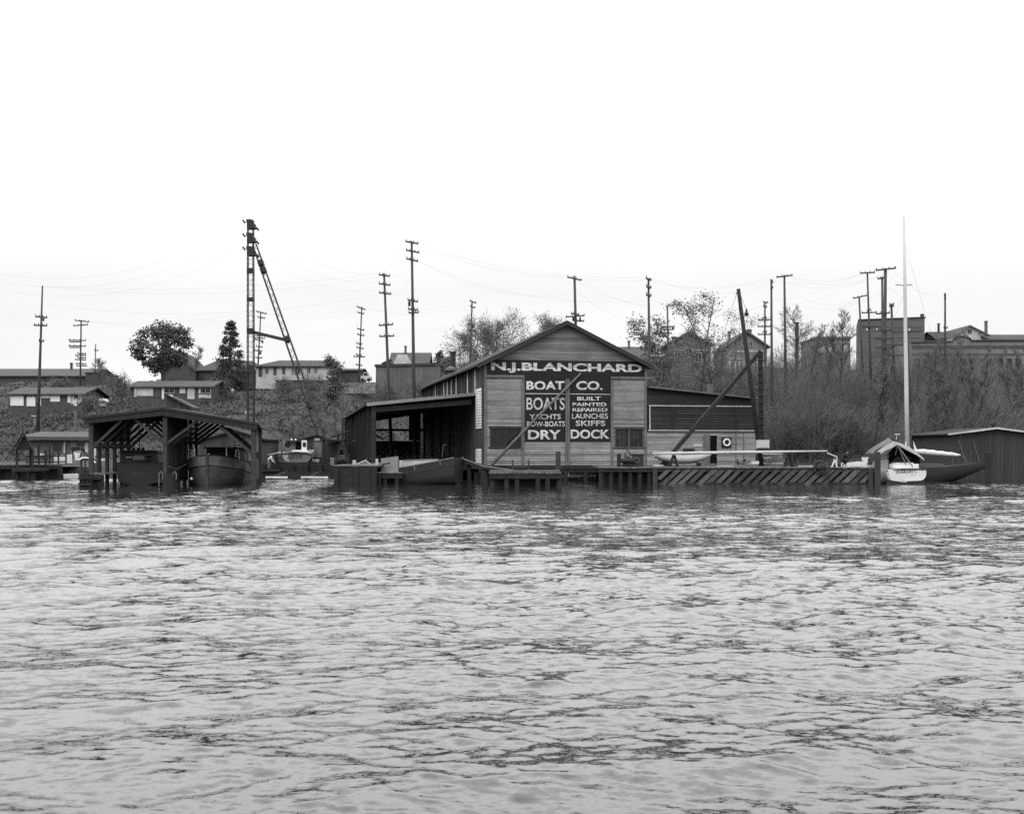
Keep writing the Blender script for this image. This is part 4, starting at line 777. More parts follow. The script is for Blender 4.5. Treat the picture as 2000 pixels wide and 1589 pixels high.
mb = MB(); mb.box(P(617, 899, 106), (.65, .5, .25)); single('tool_box', mb, creamy, 'pale tool box on the ground before the grey tool shed', 'box')
t = thing('dark_lean_to', 'dark lean-to roof on posts between the tool shed and the open boat shed', 'shed', tuple(P(645, 905, 104)))
mb = MB(); a, b = P(628, 858, 104), P(664, 862, 104); mb.prism([a, b, b+ZU*.12, a+ZU*.12], (0, 3, 0)); mb.build('roof', roofd, t)
for px in (632, 660): mb = MB(); p = P(px, 880, 104.2); mb.box((p.x, 104.3, (p.z+2.9)/2-.6), (.16, .16, 3.1)); mb.build('post', timber, t)
mb = MB(); a = P(646, 880, 106); mb.box((a.x, 106.5, 1.7), (1.4, .2, 2.4)); mb.build('back_wall', vboardx, t)
mb = MB(); mb.beam(P(647, 853, 103.5), P(682, 841.5, 100), .14); single('slanting_pole', mb, timber, 'dark pole slanting up to the open boat shed eave', 'pole')
# boats and floats before the open shed
bg_ = thing('dark_barge', 'dark flat barge with a raised bow moored before the open boat shed', 'barge', tuple(P(845, 940, 81.5)))
a, b = P(790, 930, 82), P(896, 930, 81)
mb = MB(); rows = hull(mb, (a.x, a.y, 0), (b-a).to_tuple()[:2]+(0,), (b-a).length, 2.6, lambda t: z(912.5, 82)+(z(893.5, 81)-z(912.5, 82))*t**1.15, lambda t: -.4+.25*t, lambda t: .82+.18*min(1, 3*t)-.45*max(0, t-.7)**1.2*2, nst=14, deck=.06, tuck=.9); mb.build('hull', hulld, bg_, True)
mb = MB(); rail(mb, rows, -1, .05); rail(mb, rows, 0, .045); mb.build('gunwale', trim, bg_)
mb = MB(); rail(mb, rows, -2, .03, i1=10, n=4); mb.build('rub_rail', trimd, bg_)
for i in (4, 10): mb = MB(); mb.beam(rows[i][-1]-ZU*.35, rows[i][-1]+ZU*.06, .07, up=(0, 1, 0)); mb.build('cleat_post', trim, bg_)
wl = thing('pale_skiff', 'pale old skiff moored behind the dark barge inside the open shed', 'boat', tuple(P(810, 925, 86)))
a = P(783, 925, 84.6); mb = MB(); rows = hull(mb, (a.x, a.y, 0), (.95, .3, 0), 2.7, 1.3, lambda t: z(899, 85)+.1*t, lambda t: .05+.2*t, lambda t: (.8+.3*t) if t < .5 else max(0, .95-((t-.5)/.5)**2), deck=.05); mb.build('hull', creamy, wl, True)
mb = MB(); rail(mb, rows, 0, .03); rail(mb, rows, -1, .03); mb.build('gunwale', trim, wl)
mb = MB(); mb.tube([P(863, 893, 88), P(866, 870, 88), P(872, 868, 88)], .05, 5); single('shed_lamp_pole', mb, timberm, 'bent dark pole standing inside the open boat shed', 'pole')
# ------------------------------------------------------------------ far left waterfront
dock('left_dock', 'dark timber dock with a picket gate along the far left shore', -46, X_(124, 95), 94.5, 99.5, 1.15, [(x, 94.6) for x in np.linspace(-45, X_(120, 95), 9)], skirt=.5)
pv = thing('dock_pavilion', 'small open dock shelter with a dark gabled roof at far left', 'shelter', (X_(52, 92), 92, 1.15))
xa, xm, xb = X_(10, 92), X_(55, 92), X_(76, 92); xa = xm-(xb-xm)*1.05
mb = MB()
for xe in (xa, xb): a, b = V((xm, 91, z(843, 92))), V((xe, 91, z(879, 92))); mb.obox(a, b-a, (-1.35, 3.5, 0), (0, 0, -.14))
mb.build('roof', roofd, pv)
mb = MB(); mb.prism([V((xa+.2, 91.3, z(879, 92))), V((xb-.2, 91.3, z(879, 92))), V((xm, 91.3, z(846, 92)))], (0, .1, 0)); mb.build('gable', timber, pv)
for x in (xa+.25, xb-.25):
    for y in (91.4, 94): mb = MB(); mb.box((x, y, 1.0), (.14, .14, 2.6)); mb.build('post', timber, pv)
mb = MB(); mb.box((xm, 92.5, .75), (xb-xa, 3, .2)); mb.build('floor', timber, pv)
for x in (xa+.25, xb-.25): mb = MB(); mb.tube([(x, 91.6, -1.2), (x, 91.6, .7)], .14, 7); mb.build('pile', timber, pv)
fe = thing('dock_railing', 'thin dark post-and-rail fence along the far left dock', 'railing', (X_(95, 95), 95, 1.15))
for px in (60, 76, 97, 114, 129): mb = MB(); p = P(px, 900, 95); mb.box((p.x, 95, 1.9), (.1, .1, 1.55)); mb.build('post', timber, fe)
for q in (892, 903): mb = MB(); mb.beam(P(50, q, 95.1), P(130, q-2, 95.1), .05, .1); mb.build('rail', timber, fe)
pk = thing('picket_fence', 'short white picket fence standing on the left dock', 'fence', (X_(122, 97), 97, 1.15))
mb = MB()
for i in range(12):
    x = 106+i*2.9; t_ = 889.5-(i % 3)*.6-i*.2; a = P(x, 904, 97); mb.prism([a, a+V((.1, 0, 0)), V((a.x+.1, 97, z(t_+1, 97))), V((a.x+.05, 97, z(t_, 97))), V((a.x, 97, z(t_+1, 97)))], (0, .03, 0))
mb.beam(P(105, 895, 97.1), P(140, 893, 97.1), .04, .09); mb.beam(P(105, 901, 97.1), P(140, 900, 97.1), .04, .09); mb.build('pickets', white, pk)
sh = thing('hanging_sheet', 'white sheet hung on a line behind the left dock', 'cloth', tuple(P(149, 890, 99)))
mb = MB(); cloth_sheet(mb, P(144, 881, 99), P(147, 898, 99), P(153, 898, 99.1), P(158, 879.5, 99), 5, 5, .02, .02); mb.build('cloth', cloth_w, sh, True)
t = thing('float_cottage', 'long low grey waterfront cottage with a flat roof at the left shore', 'house', tuple(P(125, 905, 107)))
a, b = X_(46, 107), X_(178, 107); mb = MB(); mb.box(((a+b)/2, 109.5, (z(859, 107)+.3)/2), (b-a, 5, z(859, 107)-.3)); mb.build('wall', M('cottage_wall', .22, .9, .3, (3, 3, .5), 1.5, grime=.25), t)
mb = MB(); mb.prism([V((a-.4, 106.3, z(858, 107))), V((b+.3, 106.3, z(860, 107))), V((b+.3, 106.3, z(853, 107))), V((a-.4, 106.3, z(852, 107)))], (0, 5.6, .5)); mb.build('roof', M('cottage_roof', .13, .9, .2), t)
for x0, x1, y0, y1, m, nm in ((68, 72, 873, 897, greyp, 'window'), (76, 92, 885, 900, white, 'window'), (104, 118, 866, 880, glass, 'window'), (124, 128, 863, 885, creamy, 'trim_board'), (138, 150, 862, 874, greyp, 'window'), (152, 166, 860, 869, glass, 'window'), (139, 155, 873, 884, glass, 'door'), (165, 172, 863, 893, creamy, 'trim_board'), (158, 166, 876, 890, glass, 'window')):
    mb = MB(); mb.prism([P(x, y, 106.95) for x, y in ((x0, y1), (x1, y1), (x1, y0), (x0, y0))], (0, .06, 0)); mb.build(nm, m, t)
sb = thing('small_white_boat', 'small white runabout moored between the left dock and the moorage', 'boat', tuple(P(148, 935, 95)))
a = P(126, 930, 95); mb = MB(); rows = hull(mb, (a.x+2.9, 96.5, 0), (-.88, -.45, 0), 3.4, 1.4, lambda t: .42-.06*t, lambda t: -.15, lambda t: (.92+.08*t), nst=8, deck=.02, tuck=.92); mb.build('hull', white, sb, True)
mb = MB(); a, b = P(158, 925, 97), P(178, 925, 97); mb.prism([P(158, 921, 97), P(182, 921, 97), P(178, 897, 97), P(172, 894.5, 97), P(162, 894, 97), P(156, 899, 97)], (0, 1.3, 0)); cbn = mb.build('cabin', hulld, sb)
mb = MB(); mb.tube([P(154, 898, 96.9), P(161, 894, 96.9), P(172, 893.8, 96.9), P(187, 903, 96.9)], .07, 5); mb.build('windscreen_frame', white, cbn)
mb = MB(); mb.prism([P(x, y, 96.95) for x, y in ((161, 912), (165, 912), (165, 899), (161, 899))], (0, .03, 0)); mb.prism([P(x, y, 96.95) for x, y in ((168, 912), (173, 912), (173, 899), (168, 899))], (0, .03, 0)); mb.build('window', greyp, cbn)
t = thing('white_motor_cruiser', 'white cabin boat seen between the left posts of the moorage', 'boat', tuple(P(205, 915, 103)))
mb = MB(); a = P(180, 914, 103); hull(mb, (X_(222, 103), 103, 0), (-1, .15, 0), 2.6, 1.6, lambda t: z(908, 103)+.1*t, lambda t: .2, lambda t: .95-.5*t*t, deck=.02); mb.build('hull', greyp, t, True)
mb = MB(); mb.prism([P(x, y, 102.6) for x, y in ((191, 908), (200, 908), (200, 895.5), (191, 895.5))], (0, .8, 0)); mb.build('cabin', white, t)
mb = MB(); mb.prism([P(x, y, 102.55) for x, y in ((193.5, 905), (197.5, 905), (197.5, 898.5), (193.5, 898.5))], (0, .03, 0)); mb.build('window', glass, t)
mb = MB(); mb.prism([P(x, y, 102.6) for x, y in ((204, 908), (213, 908), (205, 895))], (0, .4, 0)); mb.build('windscreen', white, t)
mb = MB(); mb.prism([P(x, y, 104) for x, y in ((177, 912), (187, 912), (187, 873), (177, 873))], (0, .1, 0)); single('white_wall_panel', mb, creamy, 'tall pale board panel seen through the left posts of the moorage', 'panel')
# ------------------------------------------------------------------ houses on the hill
def rect(mb, x0, x1, y0, y1, D, th=.08, mi=0): return mb.prism([P(x0, y1, D), P(x1, y1, D), P(x1, y0, D), P(x0, y0, D)], (0, th, 0), mi)
def house(name, label, kind, D, x0, x1, ye, yr, depth, wm_, rm, yb=None, xp=None, wins=(), cat='house', hip=0, ye1=None, chim=()):
    xc = (X_(x0, D)+X_(x1, D))/2; zb = min(tzf(xc, D), tzf(xc, D+depth))-1.2
    if yb: zb = min(zb, z(yb, D))
    t = thing(name, label, cat, (xc, D, zb)); a, b = X_(x0, D), X_(x1, D); zE, zR = z(ye, D), z(yr, D); zE1 = z(ye1, D) if ye1 else zE
    if kind == 'side':                                  # ridge runs across the picture
        mb = MB(); mb.obox((a, D, zb), (b-a, 0, 0), (0, depth, 0), (0, 0, zE-zb))
        for x in (a, b-.1): mb.prism([V((x+hip*(1 if x == a else -1), D+.05, zE)), V((x+hip*(1 if x == a else -1), D+depth-.05, zE)), V((x+hip*(1 if x == a else -1), D+depth/2, zR-.15))], (.1, 0, 0))
        mb.build('wall', wm_, t); o = .35; m = D+depth/2; mb = MB(); y0_, y1_ = D-o, D+depth+o; za = zE-.05
        A = [V((a-o, y0_, za)), V((b+o, y0_, za)), V((b+o, y1_, za)), V((a-o, y1_, za)), V((a-o+hip, m, zR)), V((b+o-hip, m, zR))]
        mb.add(A, [(0, 1, 5, 4), (2, 3, 4, 5), (1, 2, 5), (3, 0, 4)] if hip else [(0, 1, 5, 4), (2, 3, 4, 5)])
        mb.add([p-ZU*.15 for p in A], [(4, 5, 1, 0), (5, 4, 3, 2)]); mb.quad(A[0], A[1], A[1]-ZU*.15, A[0]-ZU*.15); mb.quad(A[0], A[4], A[4]-ZU*.15, A[0]-ZU*.15); mb.quad(A[1], A[5], A[5]-ZU*.15, A[1]-ZU*.15)
        rf = mb.build('roof', rm, t)
    elif kind == 'front':
        xm = X_(xp or (x0+x1)/2, D); mb = MB(); mb.prism([V((a, D, zb)), V((b, D, zb)), V((b, D, zE1)), V((xm, D, zR)), V((a, D, zE))], (0, depth, 0)); mb.build('wall', wm_, t); mb = MB()
        for xe, ze in ((a, zE), (b, zE1)):
            p = V((xm, D-.45, zR+.2)); q = V((xe, D-.45, ze+.2)); q += (q-p).normalized()*.5; mb.obox(p, q-p, (0, depth+.9, 0), (0, 0, -.16))
        rf = mb.build('roof', rm, t); mb = MB()
        for xe, ze in ((a, zE), (b, zE1)):
            p = V((xm, D-.47, zR+.16)); q = V((xe, D-.47, ze+.16)); q += (q-p).normalized()*.5; mb.obox(p, q-p, (0, .04, 0), (0, 0, -.2))
        mb.build('bargeboard', trim, rf)
    else:
        mb = MB(); mb.prism([V((a, D, zb)), V((b, D, zb)), V((b, D, zE1)), V((a, D, zE))], (0, depth, 0)); mb.build('wall', wm_, t)
        mb = MB(); mb.prism([V((a-.15, D-.18, zE)), V((b+.15, D-.18, zE1)), V((b+.15, D-.18, zE1+zR-zE)), V((a-.15, D-.18, zR))], (0, depth+.4, 0)); rf = mb.build('roof', rm, t)
    for cx0, cx1, cy0, cy1, m in chim:
        mb = MB(); Dc = D+depth*.45; p0, p1 = P(cx0, cy1, Dc), P(cx1, cy0, Dc); mb.obox((p0.x, Dc, p0.z-.6), (p1.x-p0.x, 0, 0), (0, .7, 0), (0, 0, p1.z-p0.z+.6)); mb.box(((p0.x+p1.x)/2, Dc+.35, p1.z), (p1.x-p0.x+.14, .84, .12)); mb.build('chimney', m, rf)
    for w_ in wins:
        wx0, wx1, wy0, wy1 = w_[:4]; m = w_[4] if len(w_) > 4 else glass; nm = w_[5] if len(w_) > 5 else 'window'
        mb = MB(); rect(mb, wx0, wx1, wy0, wy1, D-.06)
        if nm == 'window' and m is glass:
            f = MB(); e = .7; rect(f, wx0-e, wx0, wy0-e, wy1+e, D-.09, .09); rect(f, wx1, wx1+e, wy0-e, wy1+e, D-.09, .09); rect(f, wx0, wx1, wy0-e, wy0, D-.09, .09); rect(f, wx0, wx1, wy1, wy1+e, D-.09, .09); rect(f, (wx0+wx1)/2-.25, (wx0+wx1)/2+.25, wy0, wy1, D-.085, .085)
            fo = f.build('window', creamy, t); mb.build('pane', glass, fo)
        else: mb.build(nm, m, t)
    return t
W_ = M('house_white', .52, .8, .15, (1, 1, 3), 1.2, grime=.3); G_ = M('house_grey', .22, .85, .2, (1, 1, 4), 1.2, boards=('Z', .25), boardvar=.1, seam=.8); D_ = M('house_dark', .13, .9, .3, (3, 3, .6), 1.2, grime=.2)  # dark house tone raised, distance haze painted into the colour
R_ = M('shingle_roof', .1, .95, .25, (1, 3, 3), 1.5, grime=.2); RL = M('pale_shingle_roof', .13, .95, .25, (1, 3, 3), 1.5, grime=.2); DW = D_
house('long_warehouse', 'long low warehouse with a grey roof on the skyline at far left', 'side', 180, -40, 168, 733, 713, 16, D_, RL, 770, chim=((137, 139, 709, 720, steel),), cat='warehouse')
house('flat_store', 'small dark flat-roofed store at the right end of the long warehouse', 'flat', 178, 167, 197, 728.5, 727, 8, D_, R_, 770, cat='store')
house('white_garage_house', 'white house with open garage bays under a grey roof at far left', 'side', 134, 20, 160, 768, 753, 8, D_, RL, 795, wins=((20, 46, 773, 792, white, 'wall_panel'), (52, 69, 774, 793, white, 'wall_panel'), (72, 80, 769, 792, white, 'wall_panel'), (81, 97, 769, 777, white, 'wall_panel'), (98, 117, 769, 784, white, 'wall_panel'), (132, 138, 771, 786, white, 'wall_panel'), (139, 144, 773, 790, creamy, 'wall_panel'), (144, 151, 779, 792, white, 'door'), (153, 160, 771, 787, white, 'wall_panel')))
house('cottage', 'low cottage with many pale window panels below the big round tree', 'side', 141, 254, 412, 753.5, 740, 8, D_, RL, 782, wins=((262, 267, 755, 775, creamy, 'wall_panel'), (268, 299, 755, 773, creamy, 'wall_panel'), (300, 313, 756, 776, D_, 'door'), (316, 320, 756, 779, white, 'corner_post'), (321, 340, 756, 767, glass), (351, 362, 756, 768, creamy, 'wall_panel'), (366, 380, 756, 779, creamy, 'door'), (388, 391, 756, 768, creamy, 'wall_panel'), (392, 411, 757, 767, glass), (388, 412, 770, 777, creamy, 'wall_panel')))
house('dark_roof_house', 'dark house with a steep roof behind the conifer', 'side', 178, 386, 500, 722, 699.5, 10, D_, R_, 750, hip=1.9)
house('dark_roof_house', 'dark house with a gable behind the big round tree', 'front', 176, 322, 378, 720, 688, 9, D_, R_, 750, xp=344)
house('long_white_house', 'long white house with a dark hipped roof behind the lattice mast strut', 'side', 167, 500, 648, 714, 698.5, 10, W_, R_, 745, hip=2.6, wins=((505, 512, 713, 735, D_, 'door'), (518, 524, 718, 728, glass), (534, 540, 717, 732, D_, 'door'), (551, 557, 716, 730, D_, 'door'), (570, 574, 716, 729, glass), (576, 586, 715, 730, glass), (588, 591, 715, 729, glass), (600, 606, 716, 727, glass), (614, 619, 717, 727, glass)))
t = house('porch_wing', 'low dark porch wing below the long white house', 'flat', 164, 540, 640, 744, 742, 3, D_, R_, 760, cat='porch')
house('grey_bungalow', 'low bungalow roof between the long white house and the board warehouse', 'side', 172, 650, 702, 722, 716, 8, D_, R_, 745)
rw = thing('retaining_wall', 'pale rough retaining wall on the slope below the bungalow', 'wall', tuple(P(690, 757, 158))); mb = MB()
mb.prism([P(x, y, 158) for x, y in ((642, 768), (733, 768), (733, 746), (700, 746.5), (660, 748.5), (643, 750))], (0, .6, 0)); mb.build('masonry', M('rubble', .36, .95, .6, (1, 1, 1), 2.2, grime=.5), rw)
house('board_warehouse', 'big flat-roofed dark board warehouse left of the boat shop roof', 'flat', 160, 734, 858, 716, 711.5, 12, M('warehouse_boards', .22, .9, .25, (4, 4, .3), 1.2, boards=('X', .5), boardvar=.12, seam=.85, grime=.2), R_, 775, ye1=713, cat='warehouse')
house('gabled_house', 'gabled house with a pale dormer behind the board warehouse', 'side', 182, 762, 834, 715, 683.5, 10, G_, RL, 740, chim=((790, 793.5, 676, 686, brickm),), wins=())
dm = thing('dormer_wing', 'pale gabled wing in front of the house behind the board warehouse', 'house wing', tuple(P(786, 715, 181))); mb = MB()
mb.prism([P(x, y, 181.5) for x, y in ((766, 716), (806, 716), (794, 692), (776, 692))], (0, 1, 0)); mb.build('wall', creamy, dm)
mb = MB(); mb.prism([P(x, y, 181) for x, y in ((744, 709), (763, 700), (763, 703), (746, 711.5))], (0, 2, 0)); mb.build('porch_roof', RL, dm)
house('white_shed', 'small pale shed at the right end of the board warehouse', 'flat', 176, 860, 884, 712, 709.5, 5, W_, R_, 745, cat='shed')
house('grey_roof_house', 'house with a broad grey roof just right of the boat shop gable', 'side', 165, 1190, 1264, 700, 670.5, 11, G_, RL, 745, chim=((1227, 1230.5, 666, 674, brickm),))
bl = thing('balcony_house', 'pale house with a white balcony rail right of the grey roof house', 'house', tuple(P(1285, 745, 160))); mb = MB(); a, b = P(1268, 750, 160), P(1304, 750, 160); mb.obox(a, b-a, (0, 6, 0), (0, 0, z(697, 160)-a.z)); mb.build('wall', G_, bl)
for y in (702, 713, 724, 735):
    mb = MB(); rect(mb, 1269, 1300, y, y+3.5, 159.9); mb.build('pale_course', creamy, bl)
mb = MB(); rect(mb, 1272, 1297, 691, 692, 159.7); rect(mb, 1272, 1297, 695, 696, 159.7)
for i in range(9): rect(mb, 1272+i*3, 1273.6+i*3, 691, 696, 159.7)
mb.build('balcony_rail', white, bl)
house('gable_house', 'grey gabled house behind the bare trees right of the boat shop', 'front', 157, 1308, 1388, 670, 649.5, 10, G_, R_, 730, xp=1344, ye1=672, wins=((1340, 1352, 680, 690, glass), (1318, 1328, 690, 706, glass), (1358, 1370, 690, 706, glass), (1312, 1386, 683, 684.5, creamy, 'belt_course')), chim=((1313, 1321, 658, 664, brickm),))
house('white_gable_house', 'white gabled house behind the top of the derrick boom', 'front', 156, 1420, 1498, 675, 648, 10, M('gable_white', .36, .85, .2, (1, 1, 4), 1.2, boards=('Z', .3), boardvar=.1, seam=.75), R_, 735, xp=1457, ye1=676, wins=((1434, 1441, 667, 676, glass), (1449, 1455, 667, 676, glass), (1463, 1469, 667, 676, glass), (1424, 1494, 684, 687, creamy, 'belt_course'), (1424, 1494, 700, 701.5, creamy, 'belt_course')) + tuple((1424+i*9, 1429+i*9, 705, 723, creamy, 'porch_post') for i in range(8)), chim=((1424, 1427, 648, 664, brickm), (1461, 1468, 644, 652, brickm)))
house('flat_block', 'small flat-roofed block with pale windows between the bare trees', 'flat', 188, 1594, 1661, 661, 657.5, 10, G_, brickm, 740, wins=((1598, 1612, 672, 688, creamy), (1617, 1626, 673, 687, creamy), (1631, 1641, 673, 687, creamy), (1648, 1656, 673, 687, creamy), (1596, 1660, 668, 669.5, creamy, 'belt_course')), cat='building')
mb = MB(); p = P(1556.5, 700, 150); mb.lathe(p, [(.28, -4), (.2, z(633, 150)-p.z), (.34, z(632, 150)-p.z), (.34, z(629.5, 150)-p.z)], 8); single('iron_chimney', mb, steel, 'thin iron chimney with a flared cap among the bare treetops', 'chimney')
bf = thing('brick_building', 'large plain brick building rising behind the utility poles at right', 'building', tuple(P(1740, 740, 205))); mb = MB(); zb = z(750, 205)
mb.prism([V((X_(1672, 205), 205, zb)), V((X_(1806, 205), 205, zb)), V((X_(1806, 205), 205, z(619.5, 205))), V((X_(1676, 205), 205, z(624, 205))), V((X_(1672.5, 205), 205, z(637, 205)))], (7.4, 25, 0)); mb.build('wall', brickm, bf)
mb = MB(); mb.prism([V((X_(1675, 205), 204.8, z(625, 205))), V((X_(1807, 205), 204.8, z(620, 205))), V((X_(1807, 205), 204.8, z(618.5, 205))), V((X_(1675, 205), 204.8, z(623.5, 205)))], (7.4, 25.4, 0)); mb.build('coping', R_, bf)
for y, x0, x1 in ((637, 1680, 1798), (657, 1690, 1800), (668, 1776, 1800)):
    mb = MB(); rect(mb, x0, x1, y, y+1.2, 204.9); mb.build('belt_course', stucco, bf)
for px in (1692, 1711, 1775): mb = MB(); rect(mb, px, px+2.6, 641.5, 645.5, 204.85); mb.build('insulator_plate', white, bf)
mb = MB(); mb.box(P(1801, 617, 206)+ZU*0, (.5, .5, .7)); mb.build('vent', R_, bf)
lb = thing('stucco_block', 'long stucco building with a curved parapet at the far right skyline', 'building', tuple(P(1890, 745, 194))); D0 = 194
mb = MB(); pts = [(1778, 760), (2060, 760), (2060, 665), (1898, 665.5)]+[(1879+18*math.cos(q), 665.5-8*math.sin(q)) for q in np.linspace(.15, math.pi-.15, 9)]+[(1860, 667), (1778, 669)]
mb.prism([P(x, y, D0) for x, y in pts], (0, 14, 0)); mb.build('wall', stucco, lb)
mb = MB(); mb.tube([P(1778, 668.5, D0-.1), P(1860, 666.5, D0-.1)]+[P(1879+18*math.cos(q), 665-8.5*math.sin(q), D0-.1) for q in np.linspace(math.pi-.15, .15, 9)]+[P(1898, 665, D0-.1), P(2060, 664.5, D0-.1)], .14, 5); mb.build('coping', R_, lb)
for x0, x1, y0, y1 in ((1782, 2060, 674.5, 680), (1782, 2060, 690, 693)): mb = MB(); rect(mb, x0, x1, y0, y1, D0-.1); mb.build('dark_band', D_, lb)
for i in range(13): mb = MB(); rect(mb, 1786+i*18, 1797+i*18, 700, 718, D0-.06); mb.build('window', glass, lb)
house('white_gable_block', 'white gable with two small windows above the curved parapet', 'front', 214, 1856, 1942, 664, 637, 12, W_, RL, 745, xp=1893, ye1=661, wins=((1890, 1898, 643, 651, glass), (1911, 1915, 649, 654, glass)), chim=((1925.5, 1929, 627, 650, brickm),))
house('dark_gambrel', 'dark roof against the left of the white gable on the right skyline', 'side', 212, 1830, 1876, 662, 643, 9, G_, R_, 745, chim=((1833.5, 1835.5, 632, 652, steel),))
house('end_house', 'dark roofed house at the right edge of the skyline', 'side', 210, 1936, 2040, 662, 648, 10, G_, R_, 745)
# a parked car and small bright things on the slope
ca = thing('parked_car', 'pale rounded old sedan parked on the road below the bungalow', 'car', tuple(P(713, 746, 159))); a = P(704, 745.5, 159); wd = X_(724, 159)-a.x
mb = MB(); mb.prism([V((a.x+wd*u, 159, a.z+.25+h)) for u, h in ((0, 0), (1, 0), (1, .35), (.95, .5), (.8, .55), (.7, .98), (.55, 1.06), (.35, 1.02), (.24, .6), (.05, .5))], (0, 1.5, 0)); mb.build('body', creamy, ca)
mb = MB(); mb.prism([V((a.x+wd*u, 158.97, a.z+.25+h)) for u, h in ((.3, .58), (.72, .58), (.66, .92), (.38, .94))], (0, .05, 0)); mb.build('side_window', glass, ca)
for u in (.2, .8): mb = MB(); c = V((a.x+wd*u, 158.95, a.z+.25)); mb.tube([c, c+V((0, .2, 0))], .26, 10); mb.build('wheel', steel, ca)
sk = thing('upturned_skiff', 'small white rounded boat end on the grass below the big round tree', 'boat', tuple(P(197.5, 789, 136))); c = P(197.5, 784, 136); mb = MB()
mb.prism([c+V((.37*math.cos(q), 0, .36*math.sin(q))) for q in np.linspace(0, math.pi, 9)], (0, 1.5, 0)); mb.build('hull', white, sk)
mb = MB(); mb.box(c+V((0, .3, -.1)), (.7, .5, .1)); mb.build('thwart', timber, sk); mb = MB(); mb.box(c+V((0, .5, -.32)), (.55, .8, .34)); mb.build('stand', creamy, sk)
for px, py_, D, lab in ((454, 762, 140, 'small white can lying on the slope below the conifer'), (481, 806, 128, 'tiny pale stake end on the dark slope right of the moorage')):
    mb = MB(); mb.lathe(V((X_(px, D), D, max(tzf(X_(px, D), D), z(py_+1, D)))), [(.1, -.1), (.14, .1), (.1, .25)], 7); single('tin_can', mb, creamy, lab, 'can')
mb = MB(); p = P(147.5, 812, 122); mb.tube([(p.x, 122, tzf(p.x, 122)-.3), (p.x, 122, z(802, 122))], [.15, .13], 7); single('pale_stump', mb, trim, 'pale tree stump post on the slope at left', 'stump')
gp = thing('garden_shelter', 'little pale roofed stand on the slope above the left dock', 'stand', (X_(68, 124), 124, tzf(X_(68, 124), 124)))
mb = MB(); mb.prism([P(x, y, 124) for x, y in ((60, 811), (79, 811), (76, 813), (62, 813))], (0, .8, 0)); mb.build('roof', creamy, gp); mb = MB(); a = P(65, 824, 124.1); mb.obox((a.x, 124.1, tzf(a.x, 124)-.3), (.6, 0, 0), (0, .5, 0), (0, 0, z(813, 124)-tzf(a.x, 124)+.3)); mb.build('stand', greyp, gp)
for px, py_, wdt, lab in ((62.5, 849, 6, 'pale round sign just above the dock pavilion roof'), (105, 849, 11, 'white board above the flat roof of the grey waterfront cottage')):
    D = 112; p = P(px, py_, D); mb = MB(); mb.box(p, (wdt/F*D, .06, .17)); mb.box((p.x, D+.05, (p.z+tzf(p.x, D))/2-.1), (.06, .06, max(.2, p.z-tzf(p.x, D)+.3))); single('white_sign', mb, white, lab, 'sign')
# ------------------------------------------------------------------ utility poles
def pole(label, D, xt, yt, xb, yb, arms=(), r=(.11, .17), trans=(), name='utility_pole', grp='utility poles on the hill'):
    tp, bt = P(xt, yt, D), P(xb, yb, D); g = tzf(bt.x, D)-.8
    if bt.z > g: k = (tp.z-g)/(tp.z-bt.z); bt = tp+(bt-tp)*k
    t = thing(name, label, 'utility pole', tuple(bt), grp); mb = MB(); mb.tube([bt, bt.lerp(tp, .5), tp], [r[1], (r[0]+r[1])/2, r[0]], 7); mb.build('shaft', polem, t, True)
    for y0, x0, x1, y1 in arms:
        mb = MB(); a, b = P(x0, y0, D-.2), P(x1, y1, D-.2); mb.beam(a, b, .11, .15); n = 4 if x1-x0 > 14 else 2
        for i in range(n):
            q = a.lerp(b, (i+.12)/(n-.76)) if n > 2 else a.lerp(b, .08+.84*i); mb.lathe(q+ZU*.05, [(.025, 0), (.03, .05), (.06, .07), (.05, .15), (.02, .17)], 5)
        mb.build('crossarm', polem, t)
    for x, y0, y1, wdt in trans: mb = MB(); c = P(x, y1, D-.35); h = z(y0, D)-z(y1, D); rr = wdt/F*D/2; mb.lathe(c, [(rr*.8, 0), (rr, .06), (rr, h-.08), (rr*.6, h)], 8); mb.build('transformer', steel, t)
    return tp
A = lambda y, x0, x1, s=2.: (y, x0, x1, y+s)
T = {}
T[1] = pole('tall pole with three short arms low on it at the far left', 120, 83, 558, 75, 800, [A(618, 69, 92, 2.5), A(635, 66.5, 92, 1), A(666, 76, 86, .5)], (.07, .2), [(85, 621, 627, 4)])
T[2] = pole('pole with many stacked crossarms above the long warehouse', 172, 158.5, 625, 157, 735, [A(625.5, 146, 174, 3), A(636, 143, 172, -2), A(664, 134, 168, 1), A(667.5, 136, 158, 0), A(675, 134, 168, 1), A(678.5, 136, 158, 0), A(690, 151, 168, 1), A(694, 147, 168, 0), A(698, 151, 168, 1), A(702, 147, 168, 1), A(710, 149, 168, 1), A(714, 149, 170, 1)], (.1, .13))
T[3] = pole('thin short pole on the skyline right of the stacked-arm pole', 182, 187, 671, 185, 740, [A(684, 184.5, 191.5, .5)], (.07, .1))
T[4] = pole('small pole low on the slope left of the moorage roof', 117, 226, 736, 227, 860, [A(749, 215, 238, .5)], (.07, .1), [(226.5, 763, 768, 5)])
T[5] = pole('pole with stacked arms just right of the lattice mast', 170, 509.5, 609, 503, 730, [A(608, 500.5, 520.5, 5), A(619, 503, 517.5, 3), A(650, 498, 518, 5), A(655, 496, 517, 1), A(659.5, 496, 518, 1), A(663, 498, 514, 3), A(676, 500, 513, 2), A(684, 497, 512, 2), A(698, 499, 512, 1)], (.08, .14), [(512.5, 665, 670, 4), (508.5, 687, 692, 4)])
